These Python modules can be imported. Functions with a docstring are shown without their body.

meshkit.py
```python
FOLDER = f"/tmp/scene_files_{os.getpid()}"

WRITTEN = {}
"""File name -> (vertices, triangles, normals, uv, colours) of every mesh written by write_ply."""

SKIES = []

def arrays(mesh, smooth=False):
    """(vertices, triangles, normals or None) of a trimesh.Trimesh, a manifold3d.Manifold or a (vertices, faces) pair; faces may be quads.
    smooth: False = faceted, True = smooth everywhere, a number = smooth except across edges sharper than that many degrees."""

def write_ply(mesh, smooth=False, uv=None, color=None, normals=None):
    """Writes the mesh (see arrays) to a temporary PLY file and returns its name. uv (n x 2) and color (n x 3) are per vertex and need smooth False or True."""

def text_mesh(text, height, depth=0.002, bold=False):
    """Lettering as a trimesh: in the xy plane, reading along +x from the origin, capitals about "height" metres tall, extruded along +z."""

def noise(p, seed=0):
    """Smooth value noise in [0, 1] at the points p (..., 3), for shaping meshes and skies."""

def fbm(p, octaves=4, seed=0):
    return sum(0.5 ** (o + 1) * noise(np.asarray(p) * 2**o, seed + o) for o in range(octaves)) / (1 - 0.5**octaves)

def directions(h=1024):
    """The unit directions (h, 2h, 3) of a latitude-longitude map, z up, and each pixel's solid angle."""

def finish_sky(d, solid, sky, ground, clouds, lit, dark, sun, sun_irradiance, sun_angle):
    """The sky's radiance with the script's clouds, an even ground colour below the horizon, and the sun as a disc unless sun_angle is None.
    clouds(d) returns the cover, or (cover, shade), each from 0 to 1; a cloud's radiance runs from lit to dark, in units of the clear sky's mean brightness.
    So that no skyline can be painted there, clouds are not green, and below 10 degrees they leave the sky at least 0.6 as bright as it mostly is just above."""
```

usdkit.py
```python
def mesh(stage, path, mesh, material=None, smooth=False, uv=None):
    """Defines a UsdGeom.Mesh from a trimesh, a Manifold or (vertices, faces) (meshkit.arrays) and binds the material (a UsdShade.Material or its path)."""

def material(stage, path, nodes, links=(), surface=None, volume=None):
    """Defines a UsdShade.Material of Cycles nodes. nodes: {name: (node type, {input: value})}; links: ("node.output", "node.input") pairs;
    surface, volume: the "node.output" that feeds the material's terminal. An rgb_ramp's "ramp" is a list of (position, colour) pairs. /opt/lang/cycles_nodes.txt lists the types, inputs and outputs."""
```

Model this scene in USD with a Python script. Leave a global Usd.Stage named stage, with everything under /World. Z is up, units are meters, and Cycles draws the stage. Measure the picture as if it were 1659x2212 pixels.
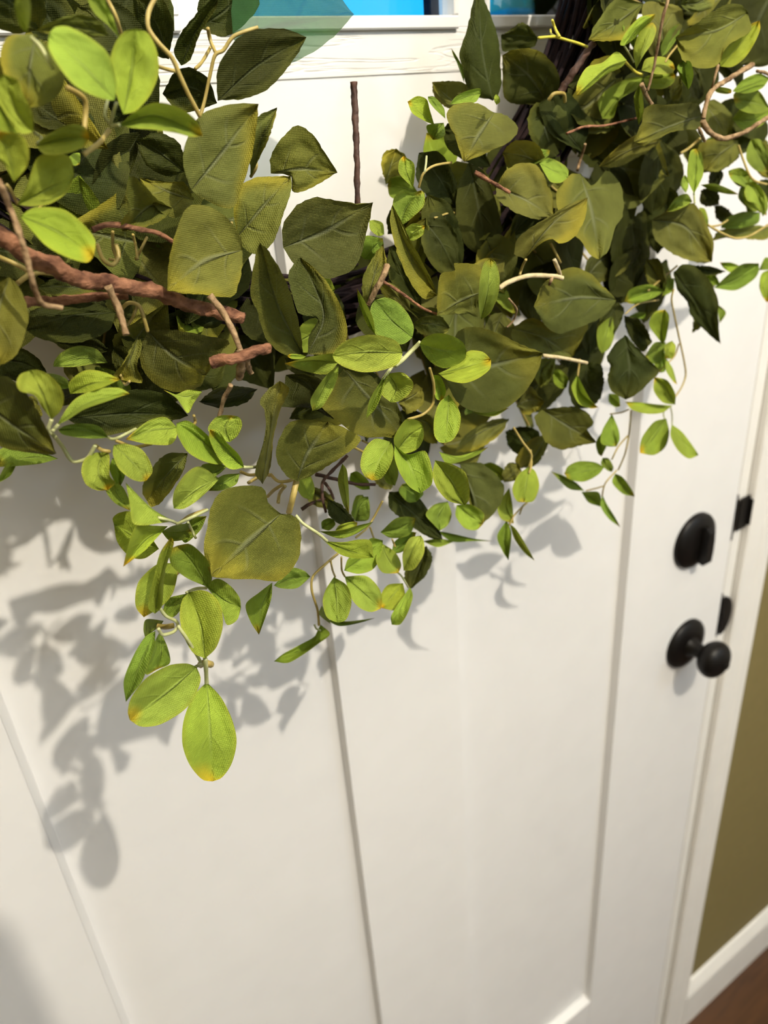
import math, random
import numpy as np
import trimesh, manifold3d, usdkit, meshkit
from pxr import Usd, UsdGeom, UsdLux, UsdShade, Sdf, Gf, Vt

stage = Usd.Stage.CreateInMemory()
UsdGeom.SetStageUpAxis(stage, UsdGeom.Tokens.z)
UsdGeom.SetStageMetersPerUnit(stage, 1.0)
UsdGeom.Xform.Define(stage, '/World')
stage.SetDefaultPrim(stage.GetPrimAtPath('/World'))
rnd = random.Random(7)
rng = np.random.default_rng(7)

# ---------------------------------------------------------------- camera
W, H, F = 1659.0, 2212.0, 1640.0           # picture size and focal length in pixels
CAM = np.array([0.0, -0.43, 1.474])
_d = np.array([1090 - W/2, 4290 - H/2, F]); _d /= np.linalg.norm(_d)      # vanishing point of the verticals
_r = np.array([3750 - W/2, 50 - H/2, F]); _r -= _d*(_r@_d); _r /= np.linalg.norm(_r)
M = np.stack([_r, np.cross(-_d, _r), -_d])  # camera (right, down, forward) -> world
cam = UsdGeom.Camera.Define(stage, '/World/Camera')
m = Gf.Matrix4d(1)
right, up, back = M@[1, 0, 0], M@[0, -1, 0], M@[0, 0, -1]
for i, a in enumerate((right, up, back)):
    m.SetRow(i, Gf.Vec4d(*map(float, a), 0))
m.SetRow(3, Gf.Vec4d(*map(float, CAM), 1))
cam.AddTransformOp().Set(m)
cam.CreateFocalLengthAttr(6.8)
cam.CreateHorizontalApertureAttr(6.8*W/F)
cam.CreateVerticalApertureAttr(6.8*H/F)
cam.CreateClippingRangeAttr(Gf.Vec2f(0.005, 100))
cam.CreateFStopAttr(2.3)
cam.CreateFocusDistanceAttr(0.335)
cam.CreateExposureAttr(0.24)

# ---------------------------------------------------------------- light
dome = UsdLux.DomeLight.Define(stage, '/World/evening_sky')
dome.CreateIntensityAttr(0.45); dome.CreateColorAttr(Gf.Vec3f(0.015, 0.40, 0.90))
LAMP = (0.32, -1.20, 2.48)
def bulb_light(name, pos, radius, power, col):
    l = UsdLux.SphereLight.Define(stage, '/World/' + name)
    l.CreateRadiusAttr(radius); l.CreateIntensityAttr(power); l.CreateColorAttr(Gf.Vec3f(*col))
    l.AddTranslateOp().Set(Gf.Vec3d(*pos)); return l
bulb_light('hall_bulb', LAMP, 0.015, 10300, (1.0, 0.91, 0.75))  # unseen bulb, placed to cast the leaf and knob shadows
UNSEEN_GLOBES = [(0.25, -2.75, 2.26), (1.55, -1.95, 2.26)]
for p in UNSEEN_GLOBES: bulb_light('globe_bulb_' + str(UNSEEN_GLOBES.index(p)), p, 0.11, 35, (0.62, 0.82, 1.06))  # bulbs out of view, placed to lighten the shadows on the door

# ---------------------------------------------------------------- helpers
USED = {}
def numbered(parent, name):
    k = USED.get((parent, name), 0); USED[(parent, name)] = k + 1
    return name if k == 0 else f'{name}_{k:03d}'
def path_of(p): return '/World' if p is None else (p if isinstance(p, str) else str(p.GetPath()))
def obj(name, mesh, mat, parent=None, smooth=False, label=None, cat=None, kind=None, group=None, uv=None, tint=None):
    par = path_of(parent)
    pm = usdkit.mesh(stage, par + '/' + numbered(par, name), mesh, MAT[mat], smooth=smooth, uv=uv)
    if tint is not None:
        UsdGeom.PrimvarsAPI(pm).CreatePrimvar('tint', Sdf.ValueTypeNames.Color3fArray, 'vertex').Set(Vt.Vec3fArray.FromNumpy(np.asarray(tint, np.float32)))
    return tag(pm.GetPrim(), label, cat, kind, group)
def tag(p, label=None, cat=None, kind=None, group=None):
    for k, v in (('label', label), ('category', cat), ('kind', kind), ('group', group)):
        if v: p.SetCustomDataByKey(k, v)
    return p
def thing(name, label=None, cat=None, kind=None, parent=None, group=None):
    par = path_of(parent)
    return tag(UsdGeom.Xform.Define(stage, par + '/' + numbered(par, name)).GetPrim(), label, cat, kind, group)
def bx(x0, x1, y0, y1, z0, z1, c=0.0):
    if c <= 0:
        b = trimesh.creation.box((x1-x0, y1-y0, z1-z0)); b.apply_translation(((x0+x1)/2, (y0+y1)/2, (z0+z1)/2)); return b
    pts = []
    for ax in range(3):
        d = [c, c, c]; d[ax] = 0
        pts += [(x, y, z) for x in (x0+d[0], x1-d[0]) for y in (y0+d[1], y1-d[1]) for z in (z0+d[2], z1-d[2])]
    return trimesh.convex.convex_hull(np.array(pts))
def cat(*ms): return trimesh.util.concatenate(list(ms))
def prism(poly, z0, z1, axis='z'):
    from shapely.geometry import Polygon
    g = trimesh.creation.extrude_polygon(Polygon(poly), z1-z0, engine='earcut')
    v = g.vertices.copy(); v[:, 2] += z0
    if axis == 'x': v = v[:, [2, 0, 1]]
    g = trimesh.Trimesh(v, g.faces, process=False)
    g.fix_normals(); return g
def lathe(profile, origin, axis, sections=40):
    """profile: (distance along axis, radius)."""
    g = trimesh.creation.revolve([(r, h) for h, r in profile], sections=sections)
    g.apply_transform(trimesh.geometry.align_vectors([0, 0, 1], axis)); g.apply_translation(origin); g.fix_normals(); return g
def spline(p, n, closed=False):
    p = np.asarray(p, float)
    if len(p) == 1: return np.repeat(p, n, 0)
    if len(p) == 2: return p[0] + (p[1]-p[0])*np.linspace(0, 1, n)[:, None]
    q = np.vstack([2*p[0]-p[1], p, 2*p[-1]-p[-2]]); out = []
    for i in range(1, len(q)-2):
        t = np.linspace(0, 1, 24, endpoint=False)[:, None]
        a, b, c, d = q[i-1], q[i], q[i+1], q[i+2]
        out.append(0.5*((2*b)+(c-a)*t*0.9+(2*a*0.95-5*b*0.98+4*c*0.98-d*0.95+0)*t*t*0+0) if False else
                   (2*t**3-3*t**2+1)*b + (t**3-2*t**2+t)*(c-a)*0.45 + (-2*t**3+3*t**2)*c + (t**3-t**2)*(d-b)*0.45)
    out.append(p[-1:]); o = np.vstack(out)
    s = np.r_[0, np.cumsum(np.linalg.norm(np.diff(o, axis=0), axis=1))]
    s /= max(s[-1], 1e-9)
    return np.stack([np.interp(np.linspace(0, 1, n), s, o[:, k]) for k in range(o.shape[1])], 1)
def tube(P, R, sides=8, rough=0.0, seed=0):
    P = np.asarray(P, float); n = len(P); R = np.broadcast_to(np.asarray(R, float), (n,)).copy()
    T = np.gradient(P, axis=0); T /= np.linalg.norm(T, axis=1)[:, None] + 1e-12
    ref = np.array([0.3, 0.5, 0.81]); V = []
    for i in range(n):
        a = np.cross(T[i], ref); a /= np.linalg.norm(a); b = np.cross(T[i], a)
        an = np.arange(sides)/sides*2*np.pi
        rr = R[i]*np.ones(sides)
        if rough:
            q = np.stack([np.cos(an)*1.2+seed, np.sin(an)*1.2, np.full(sides, np.linalg.norm(P[:i+1][0]-P[i])*260)], 1)
            rr = rr*(1+rough*(meshkit.fbm(q, 3, seed)-0.5)*2)
        V.append(P[i] + (np.cos(an)*rr)[:, None]*a + (np.sin(an)*rr)[:, None]*b)
    V = np.vstack(V + [P[:1], P[-1:]]); F_ = []
    for i in range(n-1):
        for k in range(sides):
            a, b = i*sides+k, i*sides+(k+1) % sides
            F_ += [(a, b, b+sides), (a, b+sides, a+sides)]
    c0, c1 = n*sides, n*sides+1
    for k in range(sides):
        F_ += [(c0, (k+1) % sides, k), (c1, (n-1)*sides+k, (n-1)*sides+(k+1) % sides)]
    return trimesh.Trimesh(V, F_, process=False)
def ray(px):
    px = np.asarray(px, float)
    return np.stack([(px[..., 0]-W/2)/F, (px[..., 1]-H/2)/F, np.ones(px.shape[:-1])], -1) @ M.T
def at(px, h):
    """The point h metres in front of the door's face on the line of sight through a pixel of the photograph."""
    d = ray(px); return CAM + d*((-np.asarray(h, float) - CAM[1])/d[..., 1])[..., None]
def project(p):
    c = (np.asarray(p, float)-CAM) @ M
    return np.stack([c[..., 0]/c[..., 2]*F + W/2, c[..., 1]/c[..., 2]*F + H/2], -1), c[..., 2]

# ---------------------------------------------------------------- materials
MAT = {}
def mat(name, nodes, links, surface='p.BSDF'):
    MAT[name] = usdkit.material(stage, '/World/Looks/' + name, nodes, links, surface=surface)
def plain(name, col, rough=0.5, **kw):
    mat(name, {'p': ('principled_bsdf', {'base_color': col, 'roughness': rough, **kw})}, [])
def speckled(name, c0, c1, scale, rough=0.5, bump=0.0, stretch=(1, 1, 1), detail=5, dist=0.001, **kw):
    mat(name, {'g': ('geometry', {}), 'mp': ('mapping', {'scale': stretch}), 'n': ('noise_texture', {'scale': scale, 'detail': detail}),
               'r': ('rgb_ramp', {'ramp': [(0.3, c0), (0.7, c1)]}), 'b': ('bump', {'strength': bump, 'distance': dist}),
               'p': ('principled_bsdf', {'roughness': rough, **kw})},
        [('g.position', 'mp.vector'), ('mp.vector', 'n.vector'), ('n.fac', 'r.fac'), ('r.color', 'p.base_color'), ('n.fac', 'b.height'), ('b.normal', 'p.normal')])
speckled('door_paint', (0.748, 0.740, 0.735), (0.773, 0.765, 0.760), 25, 0.42, 0.04, dist=0.0006)
speckled('trim_paint', (0.77, 0.75, 0.715), (0.80, 0.78, 0.745), 25, 0.38, 0.03, dist=0.0006)
mat('grained_paint', {'g': ('geometry', {}), 'mp': ('mapping', {'scale': (9, 40, 150)}), 'n': ('noise_texture', {'scale': 1.0, 'detail': 3, 'distortion': 0.6}),
                      'r': ('rgb_ramp', {'ramp': [(0.0, (0, 0, 0)), (0.46, (0, 0, 0)), (0.5, (1, 1, 1)), (0.54, (0, 0, 0)), (1, (0, 0, 0))]}),
                      'b': ('bump', {'strength': 0.5, 'distance': 0.0008, 'invert': True}), 'p': ('principled_bsdf', {'base_color': (0.767, 0.747, 0.722), 'roughness': 0.42})},
    [('g.position', 'mp.vector'), ('mp.vector', 'n.vector'), ('n.fac', 'r.fac'), ('r.color', 'b.height'), ('b.normal', 'p.normal')])
speckled('wall_paint', (0.185, 0.145, 0.050), (0.200, 0.158, 0.055), 60, 0.75, 0.08)
speckled('cream_bounce_paint', (0.62, 0.60, 0.55), (0.65, 0.63, 0.58), 60, 0.75, 0.08)  # for the unseen walls, pale so they bounce light back to the door
speckled('ceiling_paint', (0.76, 0.75, 0.72), (0.79, 0.78, 0.75), 40, 0.8, 0.05)
mat('floor_wood', {'g': ('geometry', {}), 'mp': ('mapping', {'scale': (3, 40, 1)}), 'n': ('noise_texture', {'scale': 2.2, 'detail': 6, 'distortion': 0.8}),
                   'r': ('rgb_ramp', {'ramp': [(0.25, (0.038, 0.015, 0.005)), (0.75, (0.10, 0.042, 0.014))]}), 'o': ('object_info', {}),
                   'h': ('hsv', {'hue': 0.5, 'saturation': 1.0}), 'mr': ('map_range', {'to_min': 0.75, 'to_max': 1.2}),
                   'b': ('bump', {'strength': 0.1, 'distance': 0.001}), 'p': ('principled_bsdf', {'roughness': 0.42})},
    [('g.position', 'mp.vector'), ('mp.vector', 'n.vector'), ('n.fac', 'r.fac'), ('o.random', 'mr.value'), ('mr.result', 'h.value'), ('r.color', 'h.color'), ('h.color', 'p.base_color'), ('n.fac', 'b.height'), ('b.normal', 'p.normal')])
plain('black_metal', (0.005, 0.004, 0.0035), 0.40, specular_ior_level=0.22)
plain('dark_plastic', (0.02, 0.02, 0.022), 0.4)
plain('pane_seal', (0.5, 0.5, 0.5), 0.6)
plain('porch_navy', (0.003, 0.004, 0.02), 0.8, specular_ior_level=0.1)
plain('porch_teal', (0.10, 0.30, 0.34), 0.6)
plain('porch_green', (0.40, 0.62, 0.42), 0.5)
plain('porch_grey', (0.25, 0.27, 0.3), 0.8)
mat('glass', {'f': ('fresnel', {'IOR': 1.45}), 't': ('transparent_bsdf', {'color': (0.97, 0.99, 0.98)}), 'g': ('glossy_bsdf', {'color': (1, 1, 1), 'roughness': 0.0}), 'm': ('mix_closure', {})},
    [('f.fac', 'm.fac'), ('t.BSDF', 'm.closure1'), ('g.BSDF', 'm.closure2')], 'm.closure')
speckled('bark_red', (0.055, 0.020, 0.012), (0.36, 0.17, 0.095), 150, 0.8, 0.9, stretch=(1, 1, 1.6), detail=7, dist=0.003, specular_ior_level=0.2)
speckled('bark_brown', (0.12, 0.065, 0.030), (0.42, 0.29, 0.16), 260, 0.8, 0.8, detail=6, dist=0.002, specular_ior_level=0.2)
speckled('bark_dark', (0.030, 0.012, 0.008), (0.10, 0.045, 0.028), 220, 0.7, 0.6, detail=6, dist=0.0015)
speckled('stem_tan', (0.30, 0.22, 0.055), (0.46, 0.36, 0.11), 160, 0.5, 0.2, dist=0.0008)
speckled('stem_pale', (0.34, 0.36, 0.15), (0.48, 0.50, 0.26), 160, 0.5, 0.2, dist=0.0008)
speckled('stem_lime', (0.48, 0.42, 0.03), (0.60, 0.54, 0.07), 160, 0.5, 0.2, dist=0.0008)
speckled('dead_stick', (0.42, 0.33, 0.17), (0.62, 0.52, 0.32), 240, 0.75, 0.5, detail=6, dist=0.0015)
speckled('straw_dark', (0.007, 0.006, 0.009), (0.030, 0.017, 0.017), 90, 0.85, 0.2, specular_ior_level=0.1)
def leaf_material(name, vein_col, vein_amt, rough, trans, weave, side=1.0, sheer=0.0):
    nd = {'at': ('attribute', {'attribute': 'tint'}), 'tc': ('texture_coordinate', {}), 'sx': ('separate_xyz', {}), 'g': ('geometry', {}),
          'ab': ('math', {'math_type': 'absolute'}),
          'm1': ('map_range', {'range_type': 'smoothstep', 'from_min': 0.008, 'from_max': 0.085, 'to_min': 1.0, 'to_max': 0.0, 'clamp': True}),
          'me': ('map_range', {'from_min': 0.50, 'from_max': 0.86, 'to_min': 1.0, 'to_max': 0.0, 'clamp': True}),
          'mm': ('math', {'math_type': 'multiply'}),
          'q0': ('math', {'math_type': 'multiply', 'value2': -0.34}), 'q1': ('math', {'math_type': 'add'}), 'q2': ('math', {'math_type': 'multiply', 'value2': 2.9}),
          'q3': ('math', {'math_type': 'fraction'}), 'q4': ('math', {'math_type': 'subtract', 'value2': 0.5}), 'q5': ('math', {'math_type': 'absolute'}),
          'q6': ('map_range', {'range_type': 'smoothstep', 'from_min': 0.015, 'from_max': 0.075, 'to_min': 1.0, 'to_max': 0.0, 'clamp': True}),
          'f1': ('map_range', {'from_min': 0.30, 'from_max': 0.72, 'to_min': 0.7*side, 'to_max': 0.0, 'clamp': True}),
          'q7': ('math', {'math_type': 'multiply'}), 'vn': ('math', {'math_type': 'maximum'}),
          'va': ('math', {'math_type': 'multiply', 'value2': vein_amt}),
          'n': ('noise_texture', {'scale': 55.0, 'detail': 4}), 'nr': ('map_range', {'from_min': 0.3, 'from_max': 0.7, 'to_min': 0.80, 'to_max': 1.17}),
          'hv': ('hsv', {'hue': 0.5, 'saturation': 1.0}),
          'mx': ('mix_color', {'blend_type': 'mix', 'b': vein_col}),
          'w1': ('wave_texture', {'wave_type': 'bands', 'bands_direction': 'x', 'scale': 470.0, 'detail': 0}), 'w2': ('wave_texture', {'wave_type': 'bands', 'bands_direction': 'z', 'scale': 470.0, 'detail': 0}),
          'wv': ('math', {'math_type': 'multiply'}), 'wr': ('map_range', {'to_min': 1.0-weave, 'to_max': 1.0+1.6*weave}),
          'hw': ('hsv', {'hue': 0.5, 'saturation': 1.0}),
          'n2': ('noise_texture', {'scale': 190.0, 'detail': 3}), 'h1': ('math', {'math_type': 'multiply_add', 'value2': -0.55}),
          'h2': ('math', {'math_type': 'multiply_add', 'value2': 0.12}), 'n2m': ('math', {'math_type': 'multiply', 'value2': 0.55}),
          'b': ('bump', {'strength': 0.9, 'distance': 0.0018}),
          'p': ('principled_bsdf', {'roughness': rough, 'specular_ior_level': 0.12}), 't': ('translucent_bsdf', {}), 'tm': ('mix_color', {'blend_type': 'multiply', 'fac': 1.0, 'b': (1.0, 1.0, 0.7)}),
          'mc': ('mix_closure', {'fac': trans})}
    lk = [('tc.UV', 'sx.vector'), ('sx.x', 'ab.value1'), ('ab.value', 'm1.value'), ('sx.y', 'me.value'), ('m1.result', 'mm.value1'), ('me.result', 'mm.value2'),
          ('ab.value', 'q0.value1'), ('sx.y', 'q1.value1'), ('q0.value', 'q1.value2'), ('q1.value', 'q2.value1'), ('q2.value', 'q3.value1'), ('q3.value', 'q4.value1'), ('q4.value', 'q5.value1'),
          ('q5.value', 'q6.value'), ('ab.value', 'f1.value'), ('q6.result', 'q7.value1'), ('f1.result', 'q7.value2'), ('mm.value', 'vn.value1'), ('q7.value', 'vn.value2'), ('vn.value', 'va.value1'),
          ('g.position', 'n.vector'), ('n.fac', 'nr.value'), ('nr.result', 'hv.value'), ('at.color', 'hv.color'), ('hv.color', 'mx.a'), ('va.value', 'mx.fac'),
          ('g.position', 'w1.vector'), ('g.position', 'w2.vector'), ('w1.fac', 'wv.value1'), ('w2.fac', 'wv.value2'), ('wv.value', 'wr.value'), ('wr.result', 'hw.value'), ('mx.result', 'hw.color'),
          ('hw.color', 'p.base_color'), ('hw.color', 'tm.a'), ('tm.result', 't.color'),
          ('g.position', 'n2.vector'), ('n2.fac', 'n2m.value1'), ('vn.value', 'h1.value1'), ('n2m.value', 'h1.value3'), ('wv.value', 'h2.value1'), ('h1.value', 'h2.value3'), ('h2.value', 'b.height'), ('b.normal', 'p.normal'),
          ('p.BSDF', 'mc.closure1'), ('t.BSDF', 'mc.closure2')]
    if sheer:
        nd |= {'tr': ('transparent_bsdf', {'color': (0.8, 0.95, 0.85)}), 'ms': ('mix_closure', {'fac': sheer})}
        lk += [('mc.closure', 'ms.closure1'), ('tr.BSDF', 'ms.closure2')]
    mat(name, nd, lk, 'ms.closure' if sheer else 'mc.closure')
leaf_material('ivy_fabric', (0.25, 0.27, 0.18), 0.34, 0.62, 0.18, 0.09, 0.55)
leaf_material('dark_ivy_fabric', (0.13, 0.15, 0.08), 0.32, 0.55, 0.25, 0.12, 0.55)  # darker ivy; shade on the rear and backlit leaves is in the colour
leaf_material('sheer_ivy_fabric', (0.03, 0.04, 0.025), 0.6, 0.55, 0.4, 0.12, 0.55, 0.24)
leaf_material('lime_fabric', (0.33, 0.42, 0.12), 0.30, 0.6, 0.22, 0.05, 0.3)

# ---------------------------------------------------------------- the room
ST = 'structure'
RX0, RX1, RY0, RZ = -1.7, 2.3, -3.4, 2.75
DX0, DX1, DZ1 = -0.1995, 0.7255, 2.035            # rough opening
wall_hole = cat(bx(RX0, DX0-0.02, 0, 0.12, 0, RZ), bx(DX1+0.02, RX1, 0, 0.12, 0, RZ), bx(DX0-0.02, DX1+0.02, 0, 0.12, DZ1+0.02, RZ))
obj('wall_front', wall_hole, 'wall_paint', kind=ST, label='olive green wall around the white entry door', cat='wall')
obj('wall_left', bx(RX0-0.1, RX0, RY0, 0.12, 0, RZ), 'wall_paint', kind=ST, label='unseen olive green wall left of the entry, dark to limit bounced light', cat='wall')  # out of view; dark olive keeps bounce from the left low
obj('wall_right', bx(RX1, RX1+0.1, RY0, 0.12, 0, RZ), 'cream_bounce_paint', kind=ST, label='unseen wall right of the entry, cream to bounce light into the room', cat='wall')
obj('wall_back', bx(RX0-0.1, RX1+0.1, RY0-0.1, RY0, 0, RZ), 'cream_bounce_paint', kind=ST, label='unseen wall facing the entry door, cream to bounce light onto it', cat='wall')
obj('ceiling', bx(RX0-0.1, RX1+0.1, RY0-0.1, 0.12, RZ, RZ+0.1), 'ceiling_paint', kind=ST, label='white ceiling above the entry', cat='ceiling')
fl = thing('floor', 'dark brown wood plank floor at the foot of the door', 'floor', ST)
obj('subfloor', bx(RX0-0.1, RX1+0.1, RY0-0.1, 0.12, -0.08, -0.012), 'dark_plastic', fl)
for k in range(29):                                  # planks run along the wall; the near rows are cut into boards
    y1 = 0.12 - k*0.121
    cuts = [RX0-0.1] + sorted(rnd.uniform(RX0+0.4, RX1-0.4) for _ in range(2)) + [RX1+0.1]
    for a, b in zip(cuts, cuts[1:]):
        if b-a > 0.12: obj('plank', bx(a+0.0008, b-0.0008, y1-0.1196, y1, -0.012, 0, 0.0012), 'floor_wood', fl)
# baseboard: bevelled top edge
bp = [(0, 0), (-0.014, 0), (-0.014, 0.088), (-0.0115, 0.094), (-0.004, 0.108), (0, 0.110)]
obj('baseboard_right', prism(bp, 0.787, RX1, 'x'), 'trim_paint', kind=ST, label='white baseboard running right from the door casing', cat='baseboard')
obj('baseboard_left', prism(bp, RX0, -0.262, 'x'), 'trim_paint', kind=ST, label='white baseboard left of the door, outside the picture', cat='baseboard')
# jambs and casing
tr = thing('trim_1', 'white door casing and jamb right of the door knob', 'door casing', ST)
obj('jamb', bx(0.7252, 0.7425, 0.0, 0.12, 0, DZ1, 0.001), 'trim_paint', tr)
obj('door_stop', bx(0.7132, 0.7252, 0.0465, 0.06, 0, DZ1), 'trim_paint', tr)
cp = [(0.7425, 0.0), (0.7425, -0.0070), (0.7438, -0.0088), (0.749, -0.0097), (0.765, -0.0105), (0.772, -0.013), (0.784, -0.0142), (0.787, -0.012), (0.787, 0.0)]
obj('casing', prism(cp, 0, DZ1+0.045), 'trim_paint', tr)
sk = thing('bolt_strike_plate', parent=tr)
obj('plate', bx(0.7228, 0.7256, -0.0008, 0.022, 1.019, 1.077, 0.0005), 'black_metal', sk)
lip = trimesh.util.concatenate([bx(0.7252, 0.7460, -0.0042, -0.0012, 1.0310, 1.0725, 0.0012), bx(0.7415, 0.7478, -0.0085, -0.0020, 1.0335, 1.0700, 0.0022)])
obj('lip', lip, 'black_metal', sk)
sk2 = thing('latch_strike_plate', parent=tr)
obj('plate', bx(0.7228, 0.7256, -0.0008, 0.022, 0.884, 0.946, 0.0005), 'black_metal', sk2)
half = [(0.7252+0.0165*math.cos(a)*1.0, 0.915+0.027*math.sin(a)) for a in np.linspace(-math.pi/2, math.pi/2, 18)]
from shapely.geometry import Polygon
g = trimesh.creation.extrude_polygon(Polygon(half), 0.003, engine='earcut'); v = g.vertices[:, [0, 2, 1]].copy(); v[:, 1] = -0.0045 + v[:, 1]
g = trimesh.Trimesh(v, g.faces[:, ::-1], process=False); obj('lip', g, 'black_metal', sk2)
tl = thing('trim_2', 'white door casing and jamb on the hinge side, outside the picture', 'door casing', ST)
obj('jamb', bx(-0.217, -0.1997, 0.0, 0.12, 0, DZ1, 0.001), 'trim_paint', tl)
obj('casing', prism([(0.525-x, y) for x, y in cp][::-1], 0, DZ1+0.045), 'trim_paint', tl)
th = thing('trim_3', 'white head casing above the door, outside the picture', 'door casing', ST)
obj('jamb', bx(-0.217, 0.7425, 0.0, 0.12, DZ1, DZ1+0.018), 'trim_paint', th)
obj('casing', bx(-0.262, 0.787, -0.0135, 0, DZ1+0.018, DZ1+0.063, 0.002), 'trim_paint', th)
obj('threshold', bx(-0.199, 0.7252, 0.0, 0.12, 0, 0.012), 'black_metal', kind=ST, label='dark threshold under the white door', cat='threshold')

# ---------------------------------------------------------------- the door
door = thing('door_1', 'white two-panel craftsman entry door with small glass panes and black knob', 'door', ST)
L0, L1, R0, R1, PB, PT = -0.0176, 0.2080, 0.3285, 0.5473, 0.3065, 1.4450
X0, X1, DY = -0.1970, 0.7235, 0.045
obj('stile', bx(X0, L0, 0, DY, 0.014, 2.032, 0.0008), 'door_paint', door)
obj('stile', bx(R1, X1, 0, DY, 0.014, 2.032, 0.0008), 'door_paint', door)
obj('mullion', bx(L1, R0, 0, DY, PB, PT), 'door_paint', door)
obj('rail', bx(L0, R1, 0, DY, PT, 1.4978), 'door_paint', door)
obj('rail', bx(L0, R1, 0, DY, 0.014, PB, 0.0003), 'door_paint', door)
obj('rail', bx(L0, R1, -0.0008, DY, 1.4978, 1.5215, 0.0006), 'grained_paint', door)
obj('rail', bx(L0, R1, 0, DY, 1.87, 2.032, 0.0006), 'grained_paint', door)
def panel(x0, x1, z0, z1):
    rings = [(0.0, 0.0, 0.0), (0.0005, 0.0042, 0.0105), (0.0024, 0.0048, 0.0110), (0.0, 0.0, 0.0306)]   # steep on the latch side, sloped on the hinge side
    v, f = [], []
    for b, bl, d in rings:
        v += [(x0+bl, d, z0+bl), (x1-b, d, z0+bl), (x1-b, d, z1-bl), (x0+bl, d, z1-bl)]
    for k in (0, 4):
        for a in range(4):
            c = (a+1) % 4; f += [(k+a, k+c, k+4+c), (k+a, k+4+c, k+4+a)]
    for a in range(4):
        c = (a+1) % 4; f += [(a, 12+a, 12+c), (a, 12+c, c)]
    f += [(8, 9, 10), (8, 10, 11), (12, 14, 13), (12, 15, 14)]
    return trimesh.Trimesh(np.array(v, float), f, process=False)
obj('panel', panel(L0, L1, PB, PT), 'door_paint', door)
obj('panel', panel(R0, R1, PB, PT), 'door_paint', door)
LITES = [(L0, 0.1655), (0.1865, 0.3420), (0.3630, R1)]
for a, b in zip(LITES, LITES[1:]):
    mu = obj('muntin', bx(a[1], b[0], 0.0, 0.0078, 1.5215, 1.87, 0.0006), 'door_paint', door)
    obj('outer_face', bx(a[1], b[0], 0.0082, 0.032, 1.5215, 1.87), 'porch_navy', mu, label='dark navy outer face of the muntin')
for x0, x1 in LITES:
    e, t = 0.0068, -0.0042
    fr = cat(bx(x0, x1, t, 0.012, 1.5205, 1.5205+e, 0.0008), bx(x0, x1, t, 0.012, 1.8632, 1.87, 0.0008), bx(x0, x0+0.0036, t, 0.012, 1.5205+e, 1.8632, 0.0008), bx(x1-0.0036, x1, t, 0.012, 1.5205+e, 1.8632, 0.0008))
    w = obj('window_frame', fr, 'door_paint', door)
    pn = thing('glass_pane', parent=door)
    obj('pane', bx(x0+0.0012, x1-0.0012, 0.003, 0.008, 1.5225, 1.868), 'glass', pn)
    e2 = 0.003
    obj('seal', cat(bx(x0, x1, 0.018, DY, 1.5215, 1.5225+e2), bx(x0, x1, 0.018, DY, 1.868, 1.87)), 'door_paint', pn)
AX = [0, -1, 0]
db = thing('deadbolt', parent=door)
c = np.array([0.6515, 0.0, 1.0465])
obj('rosette', lathe([(0, 0), (0, 0.0325), (0.003, 0.0325), (0.0055, 0.031), (0.0085, 0.026), (0.0105, 0.018), (0.011, 0)], c, AX, 56), 'black_metal', db, smooth=35)
tb = [(-0.0042, -0.021), (0.0042, -0.021), (0.0055, -0.008), (0.0055, 0.008), (0.0042, 0.021), (-0.0042, 0.021), (-0.0055, 0.008), (-0.0055, -0.008)]
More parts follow.
